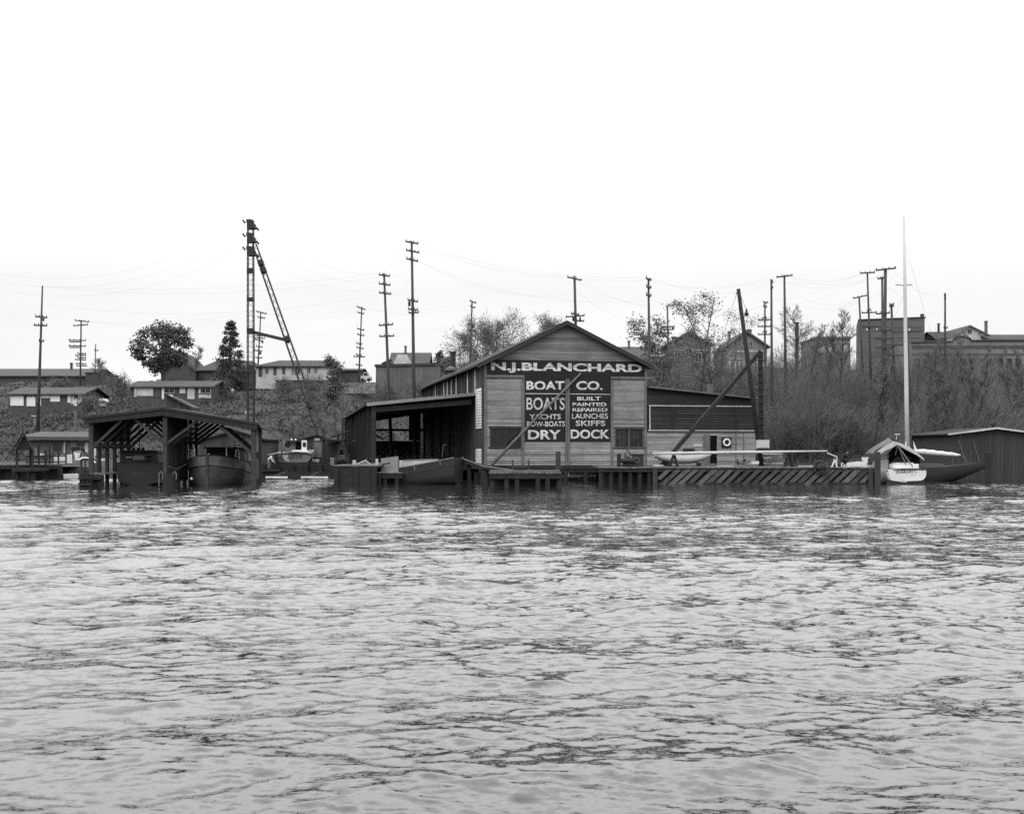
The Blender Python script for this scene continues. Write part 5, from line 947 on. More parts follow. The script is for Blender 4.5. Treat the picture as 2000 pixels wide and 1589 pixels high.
T[6] = pole('thin pole with nine short arms between the strut and the tall poles', 160, 706.5, 599, 700.5, 747, [A(599, 697, 713.5, 6), A(610, 698.5, 711, 3), A(641.5, 697.5, 711.5, 3.5), A(652.5, 697.5, 711.5, 3), A(670, 696, 707.5, 2.5), A(678, 696, 710, 3), A(692, 695, 706.5, 2.5), A(696, 690.5, 712.5, 1), A(711.5, 694.5, 707.5, 2.5)], (.08, .14))
T[7] = pole('leaning pole with five crossarms left of the tallest wooden pole', 124, 750, 534, 761, 800, [A(536.5, 740, 761.5, 3), A(554, 740, 762.5, 3), A(571.5, 740.5, 764, 3), A(635.5, 740, 768, -2), A(657, 741, 770, -1)], (.11, .2))
T[8] = pole('tallest wooden pole with three top arms above the board warehouse', 118, 804, 471, 809, 800, [A(471.5, 792, 817, 4.5), A(488.5, 793, 819, 5), A(505, 793.5, 816.5, 5.5), A(585.5, 796, 816.5, 4), A(603.5, 797, 816, 2), A(611, 798, 818, -1)], (.11, .22), [(799.5, 588, 598, 5)])
T[9] = pole('pole in the sparse round tree left of the boat shop ridge', 150, 922, 588, 918.5, 700, [A(587, 917.5, 930, 5), A(598, 918.5, 928, 3.5), A(633, 914, 929, 2), A(645, 913, 928, 2)], (.09, .14), [(924, 635, 641, 3.5)])
T[10] = pole('stout pole with low double arms rising over the boat shop ridge', 132, 1122, 539, 1126, 700, [A(541, 1108, 1136, 6.5), A(619, 1105, 1142, -3), A(612, 1115, 1131, 2.5), A(627, 1121, 1141, 0)], (.13, .22), [(1119.5, 619, 627, 4), (1133, 619, 626, 4)])
T[11] = pole('tall straight pole against the right eave of the boat shop', 104, 1266.5, 543, 1270, 860, [A(543, 1261.5, 1272, 4.5), A(559.5, 1262, 1272, 3), A(575.5, 1262, 1272, 3)], (.09, .17))
T[12] = pole('pole with low double arms right of the boat shop eave', 150, 1303.5, 597, 1305, 720, [A(639.5, 1291, 1318, -2), A(644, 1292, 1317, -1), A(651, 1297, 1312, 0), A(599, 1301, 1307, -2)], (.1, .15), [(1296.5, 640, 645, 3), (1314, 638, 643, 3)])
T[13] = pole('short pole with three long arms right of the derrick boom', 150, 1494, 589, 1494, 680, [A(590, 1490.5, 1500, 1), A(598, 1490.5, 1498, 2), A(625, 1480, 1506, -.5), A(637.5, 1480, 1505, 0), A(653, 1480, 1505, 0), A(621, 1490, 1497, 0), A(648, 1490, 1498, 0)], (.1, .14))
T[14] = pole('tall armless pole right of the derrick boom', 118, 1506.5, 545, 1508, 820, [A(551, 1507, 1509.5, 1), A(562, 1507, 1509.5, 1)], (.1, .16))
T[15] = pole('pole with one wide top arm right of the armless pole', 132, 1532, 537, 1535, 780, [A(541.5, 1516.5, 1548, -4)], (.11, .2))
T[16] = pole('leaning short pole with a tilted top arm left of the brick building', 152, 1678, 580, 1686, 740, [A(582.5, 1666, 1693, -5.5), A(611, 1683, 1712, -1)], (.11, .15))
T[17] = pole('leaning pole with a thin wide top arm before the brick building', 140, 1694, 532, 1702, 760, [A(533.5, 1680, 1709, -1.5), A(607, 1694, 1701, -2), A(638, 1684, 1722, 0)], (.1, .17))
T[18] = pole('stout pole with a heavy wide top arm left of the yacht mast', 118, 1729.5, 524, 1727, 800, [A(528, 1710.5, 1750, -4.5), A(646, 1709, 1742, -.5), A(662, 1709, 1742, 0), A(679, 1709, 1742, 0), A(613, 1711, 1738, -2)], (.15, .22))
T[19] = pole('plain pole close beside the stout pole with the heavy arm', 126, 1723, 541, 1725, 800, [A(544.5, 1714, 1730, -2)], (.11, .16))
T[20] = pole('short pole with a knob of insulators left of the yacht mast', 128, 1741, 594, 1749, 790, [A(599, 1737, 1746, -1.5), A(595, 1737, 1746, -1), A(674, 1726, 1764, 0), A(694, 1726, 1764, 0)], (.12, .17))
T[21] = pole('dark pole with a long low arm right behind the yacht mast', 118, 1771, 621, 1776, 800, [A(650, 1744, 1800, -3)], (.15, .22))
T[22] = pole('pole standing alone over the stucco building at the right', 160, 1846, 572, 1846, 745, [A(577, 1844, 1847.5, .5), A(583, 1844, 1847.5, .5), A(640, 1843, 1851, 0), A(661, 1838, 1848, 0)], (.12, .17))
T[23] = pole('low pole with one arm on the slope left of the open boat shed', 122, 668.5, 752, 669, 850, [A(754, 657, 681, .5)], (.1, .13))
pole('thin pale post among the brush at right of centre', 112, 1570.5, 702, 1572, 800, [], (.06, .08))
# wires between the poles
def wire(label, a, b, sag, r=.0045, grp='wires strung between the utility poles'):
    mb = MB(); a, b = V(a), V(b); mb.tube([a.lerp(b, i/14)-ZU*sag*4*(i/14)*(1-i/14) for i in range(15)], r, 3); single('power_line', mb, wirem, label, 'wire', grp)
far = P(2080, 610, 118)
chain = [(5, 6), (6, 9), (7, 8), (8, 10), (10, 12), (11, 14), (14, 18), (18, 22), (12, 13), (13, 17), (2, 5), (1, 7), (8, 11), (15, 18)]
for a, b in chain:
    for k, (dz, dx) in enumerate(((0, -.7), (-.15, .7), (-1.9, .5))):
        wire('thin overhead wire strung between utility poles across the sky', T[a]+V((dx, 0, dz)), T[b]+V((dx, 0, dz)), .9+.3*k)
tw = P(488, 452, 118)
for k in range(3):
    wire('thin overhead wire strung between utility poles across the sky', tw+V((.6, 0, .8-k*1.2)), T[7]+V((-.5, 0, -k*.85)), 1.5)
    wire('thin overhead wire strung between utility poles across the sky', tw+V((-.6, 0, .8-k*1.2)), P(-60, 520+k*14, 125), 3)
# ------------------------------------------------------------------ lattice mast with its slanting strut
lm = thing('lattice_mast', 'tall steel lattice power mast with a slanting lattice strut', 'mast', (X_(489, 118), 118, tzf(X_(489, 118), 118)))
def lattice(mb, a, b, w_, w2, seg, rr=.04, side=V((1, 0, 0)), dep=V((0, 1, 0))):
    a, b = V(a), V(b); n = max(2, int((b-a).length/seg)); cs = [(-1, -1), (1, -1), (1, 1), (-1, 1)]
    def pt(f, c): ww = w_+(w2-w_)*f; return a.lerp(b, f)+side*ww/2*c[0]+dep*ww/2*c[1]
    for c in cs: mb.beam(pt(0, c), pt(1, c), rr*2.8)
    for i in range(n):
        f0, f1 = i/n, (i+1)/n
        for k in range(4):
            c, d = cs[k], cs[(k+1) % 4]; mb.beam(pt(f0, c if (i+k) % 2 else d), pt(f1, d if (i+k) % 2 else c), rr)
g = tzf(X_(489, 118), 118)-.5; b0, b1 = V((X_(490, 118), 118, g)), P(489.5, 430, 118)
mb = MB(); lattice(mb, b0, b1, .62, .52, .5, .026); ms = mb.build('lattice_shaft', steel, lm)
mb = MB(); mb.tube([V((X_(483, 118), 118, g)), P(482.5, 433, 118)], .03, 4); mb.build('ladder_cable', steelm, lm)
for y0, y1 in ((524, 533), (581, 588), (641, 652), (713, 727)): mb = MB(); c = P(489.5, (y0+y1)/2, 118); mb.box(c, (.64, .64, (y1-y0)/F*118)); mb.build('gusset_plate', steel, lm)
for y in (428, 454.5, 480.5):
    mb = MB(); mb.prism([P(x, yy2, 117.6) for x, yy2 in ((480.5, y), (491, y), (495, y+8), (497, y+8.5), (498.5, y+18), (484, y+18.5), (484, y+11), (481, y+6))], (0, .8, 0))
    for x, q in ((475, y+3), (477.5, y+6.5), (502, y+18), (504.5, y+21)): mb.lathe(P(x, q, 118), [(.06, -.1), (.12, 0), (.06, .1)], 5)
    mb.tube([P(473.5, y+2.5, 118), P(482, y+7, 118)], .02, 3); mb.tube([P(497, y+15, 118), P(506, y+22, 118)], .02, 3); mb.build('bracket', steel, lm)
s0_, s1_ = P(497, 478, 118), P(645, 850, 111); s1_.z = min(s1_.z, tzf(s1_.x, 111)+.2)
dd = (s1_-s0_).normalized(); mb = MB(); lattice(mb, s0_, s1_, .36, .6, .75, .027, side=dd.cross(V((0, 1, 0))).normalized()); st = mb.build('lattice_strut', steel, lm)
for f in (.09, .125, .45, .75): mb = MB(); c = s0_.lerp(s1_, f); mb.beam(c-dd*.28, c+dd*.28, .43, .43); mb.build('gusset_plate', steel, st)
mb = MB(); mb.beam(P(495, 648.5, 118), s0_.lerp(s1_, .455), .2, .3); mb.build('tie_beam', steel, lm)
# ------------------------------------------------------------------ trees
def rdir(rng, d, ang):
    d = V(d).normalized(); a = d.orthogonal().normalized(); b = d.cross(a); t = rng.uniform(0, 6.283); s = math.tan(ang); return (d+(a*math.cos(t)+b*math.sin(t))*s).normalized()
def leafq(mb, p, s, rng, up=.3):
    a = V((rng.uniform(-1, 1), rng.uniform(-1, 1), rng.uniform(-1, 1)*.7)).normalized(); b = a.orthogonal().normalized(); b = (b+a.cross(b)*rng.uniform(-1, 1)).normalized()
    a *= s*rng.uniform(.6, 1.1); b *= s*rng.uniform(.4, .8); mb.add([p-a, p-b*.9, p+a, p+b], [(0, 1, 2, 3)])
def bare_tree(name, label, px, pyt, D, spread=.34, seed=1, leaf=0, r0=.16, stems=1, lean=0, up=.25, lsz=.14, first=.25, cat='tree', nb=13, grp=None, zb=None, twr=.018, lv=4):
    rng = random.Random(seed); x = X_(px, D); zb = tzf(x, D) if zb is None else zb; H = z(pyt, D)-zb
    t = thing(name, label, cat, (x, D, zb), grp); tk, cr, lf = MB(), MB(), MB()
    def br(p, d, L, r, lev):
        n = 4 if lev < 2 else 2 if lev < 4 else 1; pts = [p]; q = p; dd = d
        for i in range(n):
            dd = (rdir(rng, dd, .12 if lev == 0 else .22)+V((0, 0, up*(.1 if lev == 0 else .35)))).normalized(); q = q+dd*(L/n); pts.append(q)
        rad = [r*(1-.75*i/n) for i in range(n+1)]
        (tk if lev < 2 else cr).tube(pts, rad, 6 if lev == 0 else 4 if lev == 1 else 3, cap=False)
        if leaf and lev >= lv-1:
            for i in range(leaf): 
                if rng.random() < .8: leafq(lf, pts[-1]+V((rng.gauss(0, .3), rng.gauss(0, .3), rng.gauss(0, .22))), lsz, rng)
        if lev >= lv: return
        k = [nb, 7, 5, 4, 3][lev]
        for i in range(k):
            f = first+(1-first)*(i+.5)/k if lev == 0 else .25+.75*(i+.6)/k; j = min(n-1, int(f*n)); c = pts[j].lerp(pts[j+1], f*n-j)
            ang = rng.uniform(.6, 1.05) if lev == 0 else rng.uniform(.45, .95)
            ll = H*spread*(1.1-.72*f)*rng.uniform(.7, 1.15) if lev == 0 else L*rng.uniform(.38, .62)
            br(c, rdir(rng, dd if lev else V((0, 0, 1)), ang), ll, max(twr, rad[j]*.5), lev+1)
    for s in range(stems):
        d0 = V((lean+(rng.uniform(-.16, .16) if stems > 1 else 0), rng.uniform(-.05, .05), 1)).normalized(); hh = H*(1 if s == 0 else rng.uniform(.7, .95)); br(V((x+(s-stems/2+.5)*.35*(stems > 1), D, zb-.3)), d0, hh+.3, r0, 0)
    tk.build('trunk', barkm, t, True); cr.build('crown', twigm, t)
    if lf.v: lf.build('foliage', leafm, t)
    return t
def leafy_tree(name, label, px, D, ytop, ybot, halfw, seed, mat, clumps=95, per=110, lsz=.26, hole=.0, shape='round', grp=None):
    rng = random.Random(seed); x = X_(px, D); zb = tzf(x, D); zt, zl = z(ytop, D), z(ybot, D); hw = halfw/F*D; H = zt-zl; zc = (zt+zl)/2
    t = thing(name, label, 'tree', (x, D, zb), grp); tk, cr = MB(), MB(); top = V((x, D, zl+H*.8)); tk.tube([V((x, D, zb-.3)), V((x+.1, D, zb+(zl-zb)*.6)), V((x-.1, D, zl+H*.3)), top], [.38, .3, .2, .06], 7)
    gaps = [V((x+rng.uniform(-.9, .9)*hw, D-hw*rng.uniform(.1, .9), zc+rng.uniform(-.45, .4)*H)) for q in range(9)]
    for i in range(clumps):
        if shape == 'round':
            u = rng.uniform(-1, 1); a = rng.uniform(0, 6.283); rr = rng.uniform(.55, 1)**.6; s = math.sqrt(1-u*u); k = (1.0 if u < .1 else 1-.12*u)
            c = V((x+hw*rr*s*k*math.cos(a), D+hw*rr*s*k*math.sin(a)*.9, zc+H/2*rr*u*.97)); sz = rng.uniform(.45, .95)
            if any((c-q).length < .95 for q in gaps): continue
            if rng.random() < .35: tk.tube([V((x, D, zl+H*rng.uniform(.0, .45))), c], [.1, .03], 4, cap=False)
        else:
            f = (int(13*(i/clumps)**1.3)+rng.uniform(.0, .75))/13; rw = hw*(1-f)**.95*rng.uniform(.55, 1.08)+.15; a = rng.uniform(0, 6.283); c = V((x+rw*math.cos(a), D+rw*math.sin(a), zl+H*f*.97-.22*rw)); sz = .26+.34*(1-f)
            if rng.random() < .5: tk.tube([V((x, D, c.z+.2)), c], [.05, .02], 3, cap=False)
        for j in range(per):
            q = V((rng.gauss(0, 1), rng.gauss(0, 1), rng.gauss(0, .62)))*sz*.62; leafq(cr, c+q, lsz, rng)
    tk.build('trunk', barkm, t); cr.build('crown', mat, t); return t
leafy_tree('broadleaf_tree', 'large round dark-leaved tree above the cottage at left', 318, 150, 627, 730, 57, 3, leafd, 100, 75, .2)
leafy_tree('conifer', 'dark pointed conifer left of the lattice mast', 450, 160, 621, 752, 36, 5, needle, 170, 45, .16, shape='cone')
bare_tree('bare_tree', 'small bare tree between the round tree and the conifer', 378, 680, 172, .3, 8, r0=.1, first=.3)
bare_tree('bare_tree', 'low bare tree on the skyline beside the flat-roofed store at left', 198, 708, 174, .5, 9, r0=.1, first=.2)
bare_tree('sparse_tree', 'wide sparse-leaved tree left of the boat shop ridge', 962, 655, 142, .58, 12, leaf=4, r0=.24, lsz=.085, first=.2, nb=20)
bare_tree('sparse_tree', 'bushy sparse-leaved tree with a pole standing in it left of the shop', 915, 658, 146, .55, 13, leaf=4, r0=.16, lsz=.09, first=.15, nb=13)
bare_tree('sparse_tree', 'sparse-leaved round tree peeking over the shop roof left of the ridge', 1072, 655, 148, .6, 14, leaf=6, r0=.22, lsz=.1, first=.2, nb=20)
bare_tree('tall_thin_tree', 'tall thin tree with flat leafy tiers behind the annex roof', 1354, 566, 115, .26, 15, leaf=3, r0=.15, up=0, lsz=.12, first=.3, nb=14, lv=3)
bare_tree('tall_thin_tree', 'tall thin tree just left of the derrick boom top', 1413, 584, 116, .2, 16, leaf=3, r0=.15, up=0, lsz=.12, first=.3, nb=14, lv=3)
bare_tree('tall_thin_tree', 'leaning thin tree between the two tall thin trees', 1380, 604, 122, .24, 17, leaf=3, r0=.1, lean=.12, up=.1, lsz=.1, first=.35, nb=9, lv=3)
bare_tree('young_tree', 'low scrubby tree right of the boat shop eave behind the low-armed pole', 1292, 655, 132, .4, 18, leaf=2, r0=.1, lsz=.16, first=.2)
bare_tree('bare_tree', 'bare bushy tree right of the pole with one wide arm', 1548, 622, 140, .4, 19, r0=.15, first=.3, nb=16)
bare_tree('bare_tree', 'bare tree with upright twigs left of the flat-roofed block', 1576, 650, 136, .36, 20, r0=.13, first=.3)
bare_tree('whip_tree', 'slender bare tree with whip twigs before the flat-roofed block', 1636, 622, 134, .3, 21, r0=.12, up=.6, first=.35, nb=14)
bare_tree('whip_tree', 'thin bare tree left of the flat-roofed block with whip twigs', 1604, 650, 128, .3, 25, r0=.1, up=.6, first=.35)
bare_tree('bare_tree', 'dark-stemmed bare tree left of the yacht mast behind the canvas tent', 1704, 690, 106, .2, 22, r0=.1, up=.9, first=.25, stems=2, nb=13)
bare_tree('bare_tree', 'tall many-stemmed bare tree right of the yacht mast', 1850, 655, 107, .2, 23, r0=.1, up=.9, first=.25, stems=3, nb=12)
bare_tree('bare_tree', 'bare leaning tree behind the furled sail of the yacht', 1815, 690, 104, .2, 24, r0=.1, up=.9, first=.25, stems=2, lean=.05, nb=12)
bare_tree('bare_tree', 'bare tree behind the boathouse roof at the far right', 1925, 690, 108, .22, 26, r0=.1, up=.9, first=.25, stems=2, nb=12)
bare_tree('bare_tree', 'bare tree at the right edge above the boathouse', 1985, 680, 112, .22, 27, r0=.1, up=.9, first=.25, stems=2, nb=12)
bare_tree('young_tree', 'thin young tree on the slope left of the long white house strut', 655, 706, 138, .22, 28, leaf=2, r0=.1, first=.4, nb=10)
bare_tree('young_tree', 'small young tree beside the pale shed right of the board warehouse', 876, 705, 165, .4, 29, leaf=2, r0=.08, first=.3, nb=10)
leafy_tree('conifer', 'tiny pointed conifer on the skyline right of the board warehouse', 859, 178, 684, 712, 5, 31, needle, 30, 30, .16, shape='cone')
leafy_tree('bush_tree', 'small round dark bush tree right of the board warehouse on the skyline', 864, 180, 698, 716, 10, 32, leafd, 26, 50, .2)
for px, pyt, D, sp, sd, lab in ((1603, 782, 103.5, .62, 41, 'large rounded bare bush behind the outer pier'), (1535, 800, 105, .6, 42, 'rounded bare bush just right of the derrick post'), (1672, 800, 104.5, .55, 43, 'rounded bare bush left of the canvas tent'), (1400, 690, 128, .5, 44, 'bare spreading bush above the annex roof'), (1325, 700, 129, .5, 45, 'bare spreading bush above the roof end of the annex next to the shop'), (1475, 690, 126, .5, 46, 'bare spreading bush behind the derrick post top'), (1760, 720, 122, .5, 47, 'tall bare thicket bush behind the yacht mast'), (1900, 740, 112, .55, 48, 'bare bush above the boathouse roof ridge')):
    bare_tree('bare_bush', lab, px, pyt, D, sp, sd, r0=.07, stems=6, up=.35, first=.08, nb=7, cat='bush', twr=.012, lv=3)
for px, pyt, D, sd, lab in ((560, 742, 150, 51, 'low bare shrub below the long white house'), (612, 738, 155, 52, 'low bare shrub under the right end of the long white house'), (232, 735, 150, 53, 'low bare shrub left of the cottage'), (430, 745, 146, 54, 'low bare shrub at the right end of the cottage'), (120, 742, 150, 55, 'bare shrub above the white garage house'), (760, 752, 150, 56, 'bare shrub before the board warehouse'), (820, 748, 150, 57, 'bare shrub at the foot of the tallest wooden pole'), (175, 775, 128, 58, 'bare shrub right of the white garage house')):
    bare_tree('bare_shrub', lab, px, pyt, D, .6, sd, r0=.05, stems=5, up=.3, first=.1, nb=6, cat='shrub', twr=.012, lv=3, leaf=1, lsz=.09)
# ------------------------------------------------------------------ brush and grass
rng = random.Random(77)
br_ = MB()
def stem(mb, p, d, L, r, k, lev=0, mi=0):
    q = p+d*L*.5; e = q+(d+V((rng.uniform(-.2, .2), rng.uniform(-.2, .2), .1)))*L*.5
    mb.tube([p, q, e], [r, r*.7, r*.2], 3, cap=False, mi=mi)
    if lev < 2:
        for i in range(k):
            f = rng.uniform(.25, .95); c = p.lerp(e, f); stem(mb, c, rdir(rng, d, rng.uniform(.3, .8)), L*rng.uniform(.3, .5), r*.6, 2, lev+1, mi)
n = 0
while n < 3300:
    D = 104.5+60*rng.random()**1.25; x = rng.uniform(9, .52*D)
    px = CX+x/D*F
    if px < 1262: continue
    if D < 128 and x < 21.5: continue
    h = rng.uniform(1.6, 4.2)*(1+.25*math.sin(px*.021)); g = tzf(x, D)
    yt = HY-(g+h-CH)/D*F; cap = 700+25*math.sin(px*.013)-(22 if 1500 < px < 1660 else 0)
    if yt < cap: h = max(.8, h-(cap-yt)/F*D)
    pn = math.sin(x*.55+2)*math.sin(D*.33)+.6*math.sin(x*.21-D*.15)+rng.uniform(-.5, .5); pm = 1 if pn > .35 else 2 if pn < -.75 else 0; h *= 1+.5*math.sin(x*.4+D*.6)*math.sin(x*.9)
    for s in range(3):
        stem(br_, V((x+rng.gauss(0, .4), D+rng.gauss(0, .4), g-.1)), V((rng.gauss(0, .22), rng.gauss(0, .16), 1)).normalized(), h*rng.uniform(.7, 1.05), .02, 5, 0, pm)
    n += 1
o = br_.build('brush', [twigm, M('dark_twigs', .12, .95, .3), M('pale_twigs', .3, .95, .3)]); tag(o, 'dense bare brush thicket covering the right half of the hillside', 'brush', None, 'stuff')
br_ = MB(); n = 0
while n < 520:
    D = 106+62*rng.random(); x = rng.uniform(-.47*D, -4); g = tzf(x, D); px = CX+x/D*F
    if -21 < x < -11 and D < 114: continue
    h = rng.uniform(.5, 1.4)*(.5 if D > 155 else 1)
    for s in range(3): stem(br_, V((x+rng.gauss(0, .4), D+rng.gauss(0, .4), g-.1)), V((rng.gauss(0, .25), rng.gauss(0, .25), 1)).normalized(), h*rng.uniform(.7, 1.05), .025, 4)
    n += 1
o = br_.build('scrub', twigm); tag(o, 'low scattered bare scrub on the left hillside', 'scrub', None, 'stuff')
gm = [M('dry_grass', .135, .95, .45, (1, 1, 1), .4), M('dark_undergrowth', .088, .95, .4, (1, 1, 1), .5), M('pale_dead_grass', .22, .95, .35, (1, 1, 1), .6)]  # haze over the slope is put into these raised grass tones
gr = MB()
for i in range(21000):
    D = 104+66*rng.random(); x = rng.uniform(-.5*D, .47*D)
    if x > -4 and x < 21 and D < 128: continue
    g = tzf(x, D)
    if g < .8: continue
    s = rng.uniform(.12, .34)*(1 if x < 0 else 1.3); mi = 1 if (math.sin(x*.23+D*.1)+math.sin(D*.37-x*.11)+rng.uniform(-1, 1)) > .1 else 0
    if x < 2 and math.sin(D*.62+x*.05)+.5*math.sin(x*.17+1) > .95 and rng.random() < .6: mi = 2
    for k in range(3):
        c = V((x+rng.gauss(0, .35), D+rng.gauss(0, .35), g-.05)); a = rng.uniform(0, 3.14); w2 = V((math.cos(a), math.sin(a), 0))*s*.5; tp = c+V((rng.gauss(0, .2), rng.gauss(0, .2), 1)).normalized()*s
        gr.add([c-w2, c+w2, tp+w2*.3, tp-w2*.4], [(0, 1, 2, 3)], mi)
o = gr.build('undergrowth', gm); tag(o, 'rough grass and undergrowth on the hillside', 'undergrowth', None, 'stuff')
bu = MB()
for i in range(300):
    D = 108+56*rng.random(); x = rng.uniform(-.47*D, -3); g = tzf(x, D)
    if -21 < x < -11 and D < 114: continue
    R = rng.uniform(.4, 1.1)*(.5 if D > 150 else 1)
    for k in range(int(70*R)):
        q = V((rng.gauss(0, .55), rng.gauss(0, .55), abs(rng.gauss(0, .5)))); leafq(bu, V((x, D, g))+q*R, .16, rng)
o = bu.build('bushes', leafd); tag(o, 'dark leafy bushes scattered over the left hillside', 'bushes', None, 'stuff')
# ------------------------------------------------------------------ people
def person(label, loc, J, mats, clothes, scale=1., cap=None, grp=None):
    # J: joint name -> local position; bones list gives (a, b, ra, rb, material index); one skinned continuous surface
    loc = V(loc); names = list(J); idx = {k: i for i, k in enumerate(names)}
    bones = [('pelvis', 'waist'), ('waist', 'chest'), ('chest', 'neck'), ('neck', 'chin'), ('chin', 'head'), ('head', 'crown')]
    for s in 'lr': bones += [('chest', 'sho_'+s), ('sho_'+s, 'elb_'+s), ('elb_'+s, 'wri_'+s), ('wri_'+s, 'palm_'+s), ('pelvis', 'hip_'+s), ('hip_'+s, 'knee_'+s), ('knee_'+s, 'ank_'+s), ('ank_'+s, 'toe_'+s)]
    R = dict(pelvis=.14, waist=.125, chest=.145, neck=.06, chin=.075, head=.1, crown=.07, sho=.07, elb=.047, wri=.032, palm=.036, hip=.095, knee=.06, ank=.043, toe=.04)
    me = bpy.data.meshes.new('person_body'); me.from_pydata([J[k] for k in names], [(idx[a], idx[b]) for a, b in bones], [])
    ob = bpy.data.objects.new('tmp_body', me); COL.objects.link(ob); ob.modifiers.new('s', 'SKIN'); ss = ob.modifiers.new('u', 'SUBSURF'); ss.levels = ss.render_levels = 1
    for i, k in enumerate(names):
        r = R[k.split('_')[0]]; sv = me.skin_vertices[0].data[i]; sv.radius = (r, r*(.72 if k in ('pelvis', 'waist', 'chest') else 1)); sv.use_root = (k == 'pelvis')
    dg = bpy.context.evaluated_depsgraph_get(); m2 = bpy.data.meshes.new_from_object(ob.evaluated_get(dg)); bpy.data.objects.remove(ob)
    mb = MB(); cen = []
    vs = [v.co.copy() for v in m2.vertices]; fs = [tuple(p.vertices) for p in m2.polygons]; mi = []
    def reg(c):
        best = min(((c-V(J[a]).lerp(V(J[b]), f)).length, a, b, f) for a, b in bones for f in (.15, .4, .65, .9)); a, b = best[1], best[2]
        if b.startswith(('palm', 'chin', 'head', 'crown')): return 0
        if b.startswith(('knee', 'hip')) or (a.startswith('knee')): return 2
        if b.startswith('toe'): return 3
        if a.startswith('elb') and clothes.get('sleeves') == 'short': return 0
        if a.startswith(('sho', 'elb')): return 1
        return 4 if clothes.get('vest') and b in ('waist', 'chest') and c.y > V(J['chest']).y-.09 or (clothes.get('vest') and abs(c.x-J['chest'][0]) > .08 and b in ('waist', 'chest', 'sho_l', 'sho_r')) else 1
    for f in fs:
        c = sum((vs[i] for i in f), V())/len(f); mi.append(reg(c))
    mb.v = [tuple(v+loc) for v in vs]; mb.f = fs; mb.m = mi
    for s, sg_ in (('l', -1), ('r', 1)):                # five fingers of unequal length, slightly curled
        p = V(J['palm_'+s])+loc; d = (V(J['palm_'+s])-V(J['wri_'+s])).normalized(); sd = d.cross(V((0, 1, 0))).normalized()
        for k, L in enumerate((.072, .082, .078, .062)):
            q = p+sd*(k-1.5)*.019; mb.tube([q, q+d*L*.55, q+d*L+V((0, -.015, 0))], [.0095, .009, .007], 5)
        q = p-d*.03-sd*.035; mb.tube([q, q-sd*.025+d*.02, q-sd*.03+d*.055], [.011, .01, .008], 5)
    h = V(J['head'])+loc; fd = clothes.get('face', V((0, -1, 0)))
    mb.lathe(h+fd*.1-ZU*.02, [(.012, -.02), (.016, 0), (.006, .03)], 5)
    rt = fd.cross(ZU).normalized()
    for sg_ in (-1, 1):
        mb.lathe(h+rt*.1*sg_-ZU*.01, [(.012, -.03), (.02, 0), (.012, .03)], 5); mb.lathe(h+fd*.095+rt*.035*sg_+ZU*.015, [(.008, -.008), (.012, 0), (.008, .008)], 5, 5)
    o = mb.build('person', mats, None, True, tuple(loc)); tag(o, label, 'person', grp)
    if cap: m3 = MB(); m3.lathe(h+ZU*.03, [(.118, 0), (.118, .05), (.1, .1), (.05, .125)], 10); m3.prism([h+ZU*.035+rt*.09, h+ZU*.035-rt*.09, h+ZU*.03-rt*.07+fd*.18, h+ZU*.03+rt*.07+fd*.18], ZU*.015); m3.build('cap' if cap is not cloth_d else 'hair', cap, o, True)
    return o
stand = dict(pelvis=(0, 0, .95), waist=(0, 0, 1.12), chest=(0, 0, 1.35), neck=(0, 0, 1.5), chin=(0, -.01, 1.55), head=(0, -.01, 1.63), crown=(0, 0, 1.71),
    sho_l=(-.19, 0, 1.42), elb_l=(-.25, .03, 1.14), wri_l=(-.22, -.08, .92), palm_l=(-.21, -.1, .85), sho_r=(.19, 0, 1.42), elb_r=(.27, .02, 1.15), wri_r=(.2, -.14, 1.02), palm_r=(.15, -.18, 1.0),
    hip_l=(-.1, 0, .9), knee_l=(-.12, -.02, .5), ank_l=(-.13, .02, .08), toe_l=(-.15, -.14, .04), hip_r=(.1, 0, .9), knee_r=(.13, -.05, .5), ank_r=(.15, 0, .08), toe_r=(.18, -.15, .04))
dock('shore_walk', 'narrow plank walk behind the old workboat where a capped man stands', X_(470, 104), X_(520, 104), 103, 108, .98, [(X_(474, 104), 103.2), (X_(512, 104), 103.2)], skirt=.4)
person('standing man in a white cap, dark vest and white shirt by the workboat', (X_(484, 104.5), 104.5, .98), stand, [skin, cloth_w, cloth_d, steel, cloth_d, signblk], dict(vest=1), cap=cloth_w)
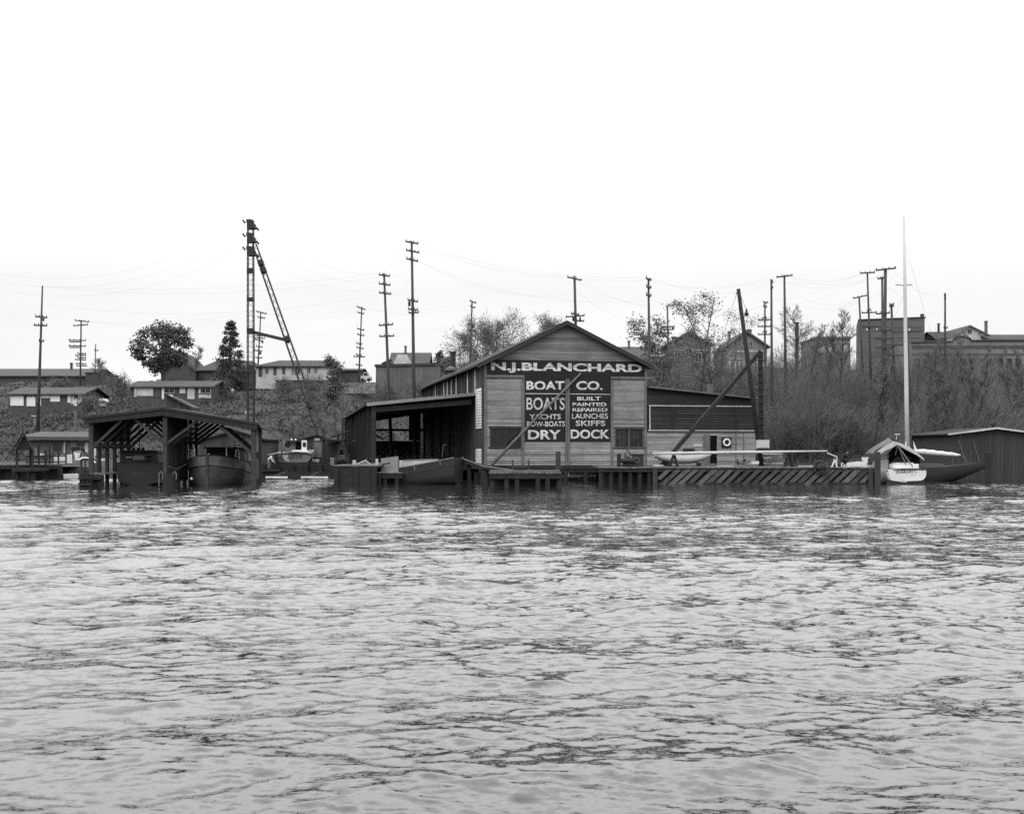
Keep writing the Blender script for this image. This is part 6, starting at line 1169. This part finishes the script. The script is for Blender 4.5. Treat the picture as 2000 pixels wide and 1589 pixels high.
bent = dict(pelvis=(0, 0, .78), waist=(.08, -.02, .92), chest=(.24, -.05, 1.06), neck=(.36, -.06, 1.1), chin=(.4, -.06, 1.1), head=(.47, -.06, 1.11), crown=(.54, -.06, 1.13),
    sho_l=(.24, -.22, 1.08), elb_l=(.34, -.26, .82), wri_l=(.46, -.2, .62), palm_l=(.5, -.18, .56), sho_r=(.26, .14, 1.08), elb_r=(.36, .16, .82), wri_r=(.5, .1, .66), palm_r=(.54, .08, .6),
    hip_l=(0, -.1, .74), knee_l=(.08, -.14, .42), ank_l=(-.04, -.14, .08), toe_l=(.1, -.16, .04), hip_r=(0, .1, .74), knee_r=(.14, .12, .42), ank_r=(.06, .14, .08), toe_r=(.2, .14, .04))
person('bending man in a white shirt and pale trousers below the white hauled-out boat', (X_(526, 101), 100.6, .62), bent, [skin, cloth_w, cloth_g, steel, cloth_w, signblk], dict(face=V((.6, 0, -.8))), cap=cloth_d)
mb = MB(); mb.box((X_(528, 101), 100.6, .54), (1.6, 1.4, .14)); mb.box((X_(528, 101), 100.6, -.3), (1.2, 1.0, 1.5)); single('slip_stage', mb, timber, 'small dark staging beside the slipway under the bending man', 'staging')
crouch = dict(pelvis=(-.12, 0, .42), waist=(-.1, 0, .58), chest=(.06, -.02, .78), neck=(.2, -.03, .9), chin=(.25, -.03, .92), head=(.33, -.04, .95), crown=(.4, -.04, .99),
    sho_l=(.06, -.2, .82), elb_l=(.22, -.24, .6), wri_l=(.4, -.18, .42), palm_l=(.45, -.16, .37), sho_r=(.08, .16, .82), elb_r=(.26, .2, .6), wri_r=(.42, .12, .45), palm_r=(.47, .1, .4),
    hip_l=(-.1, -.1, .4), knee_l=(.24, -.16, .44), ank_l=(.05, -.16, .09), toe_l=(.19, -.18, .04), hip_r=(-.1, .1, .4), knee_r=(.2, .14, .3), ank_r=(-.06, .14, .09), toe_r=(.08, .14, .04))
person('crouching worker in dark clothes on the outer pier deck', (X_(1648, 81.8), 81.8, PZ+.04), crouch, [skin, cloth_d, cloth_d, steel, cloth_d, signblk], dict(face=V((.7, 0, -.7))), cap=cloth_d)
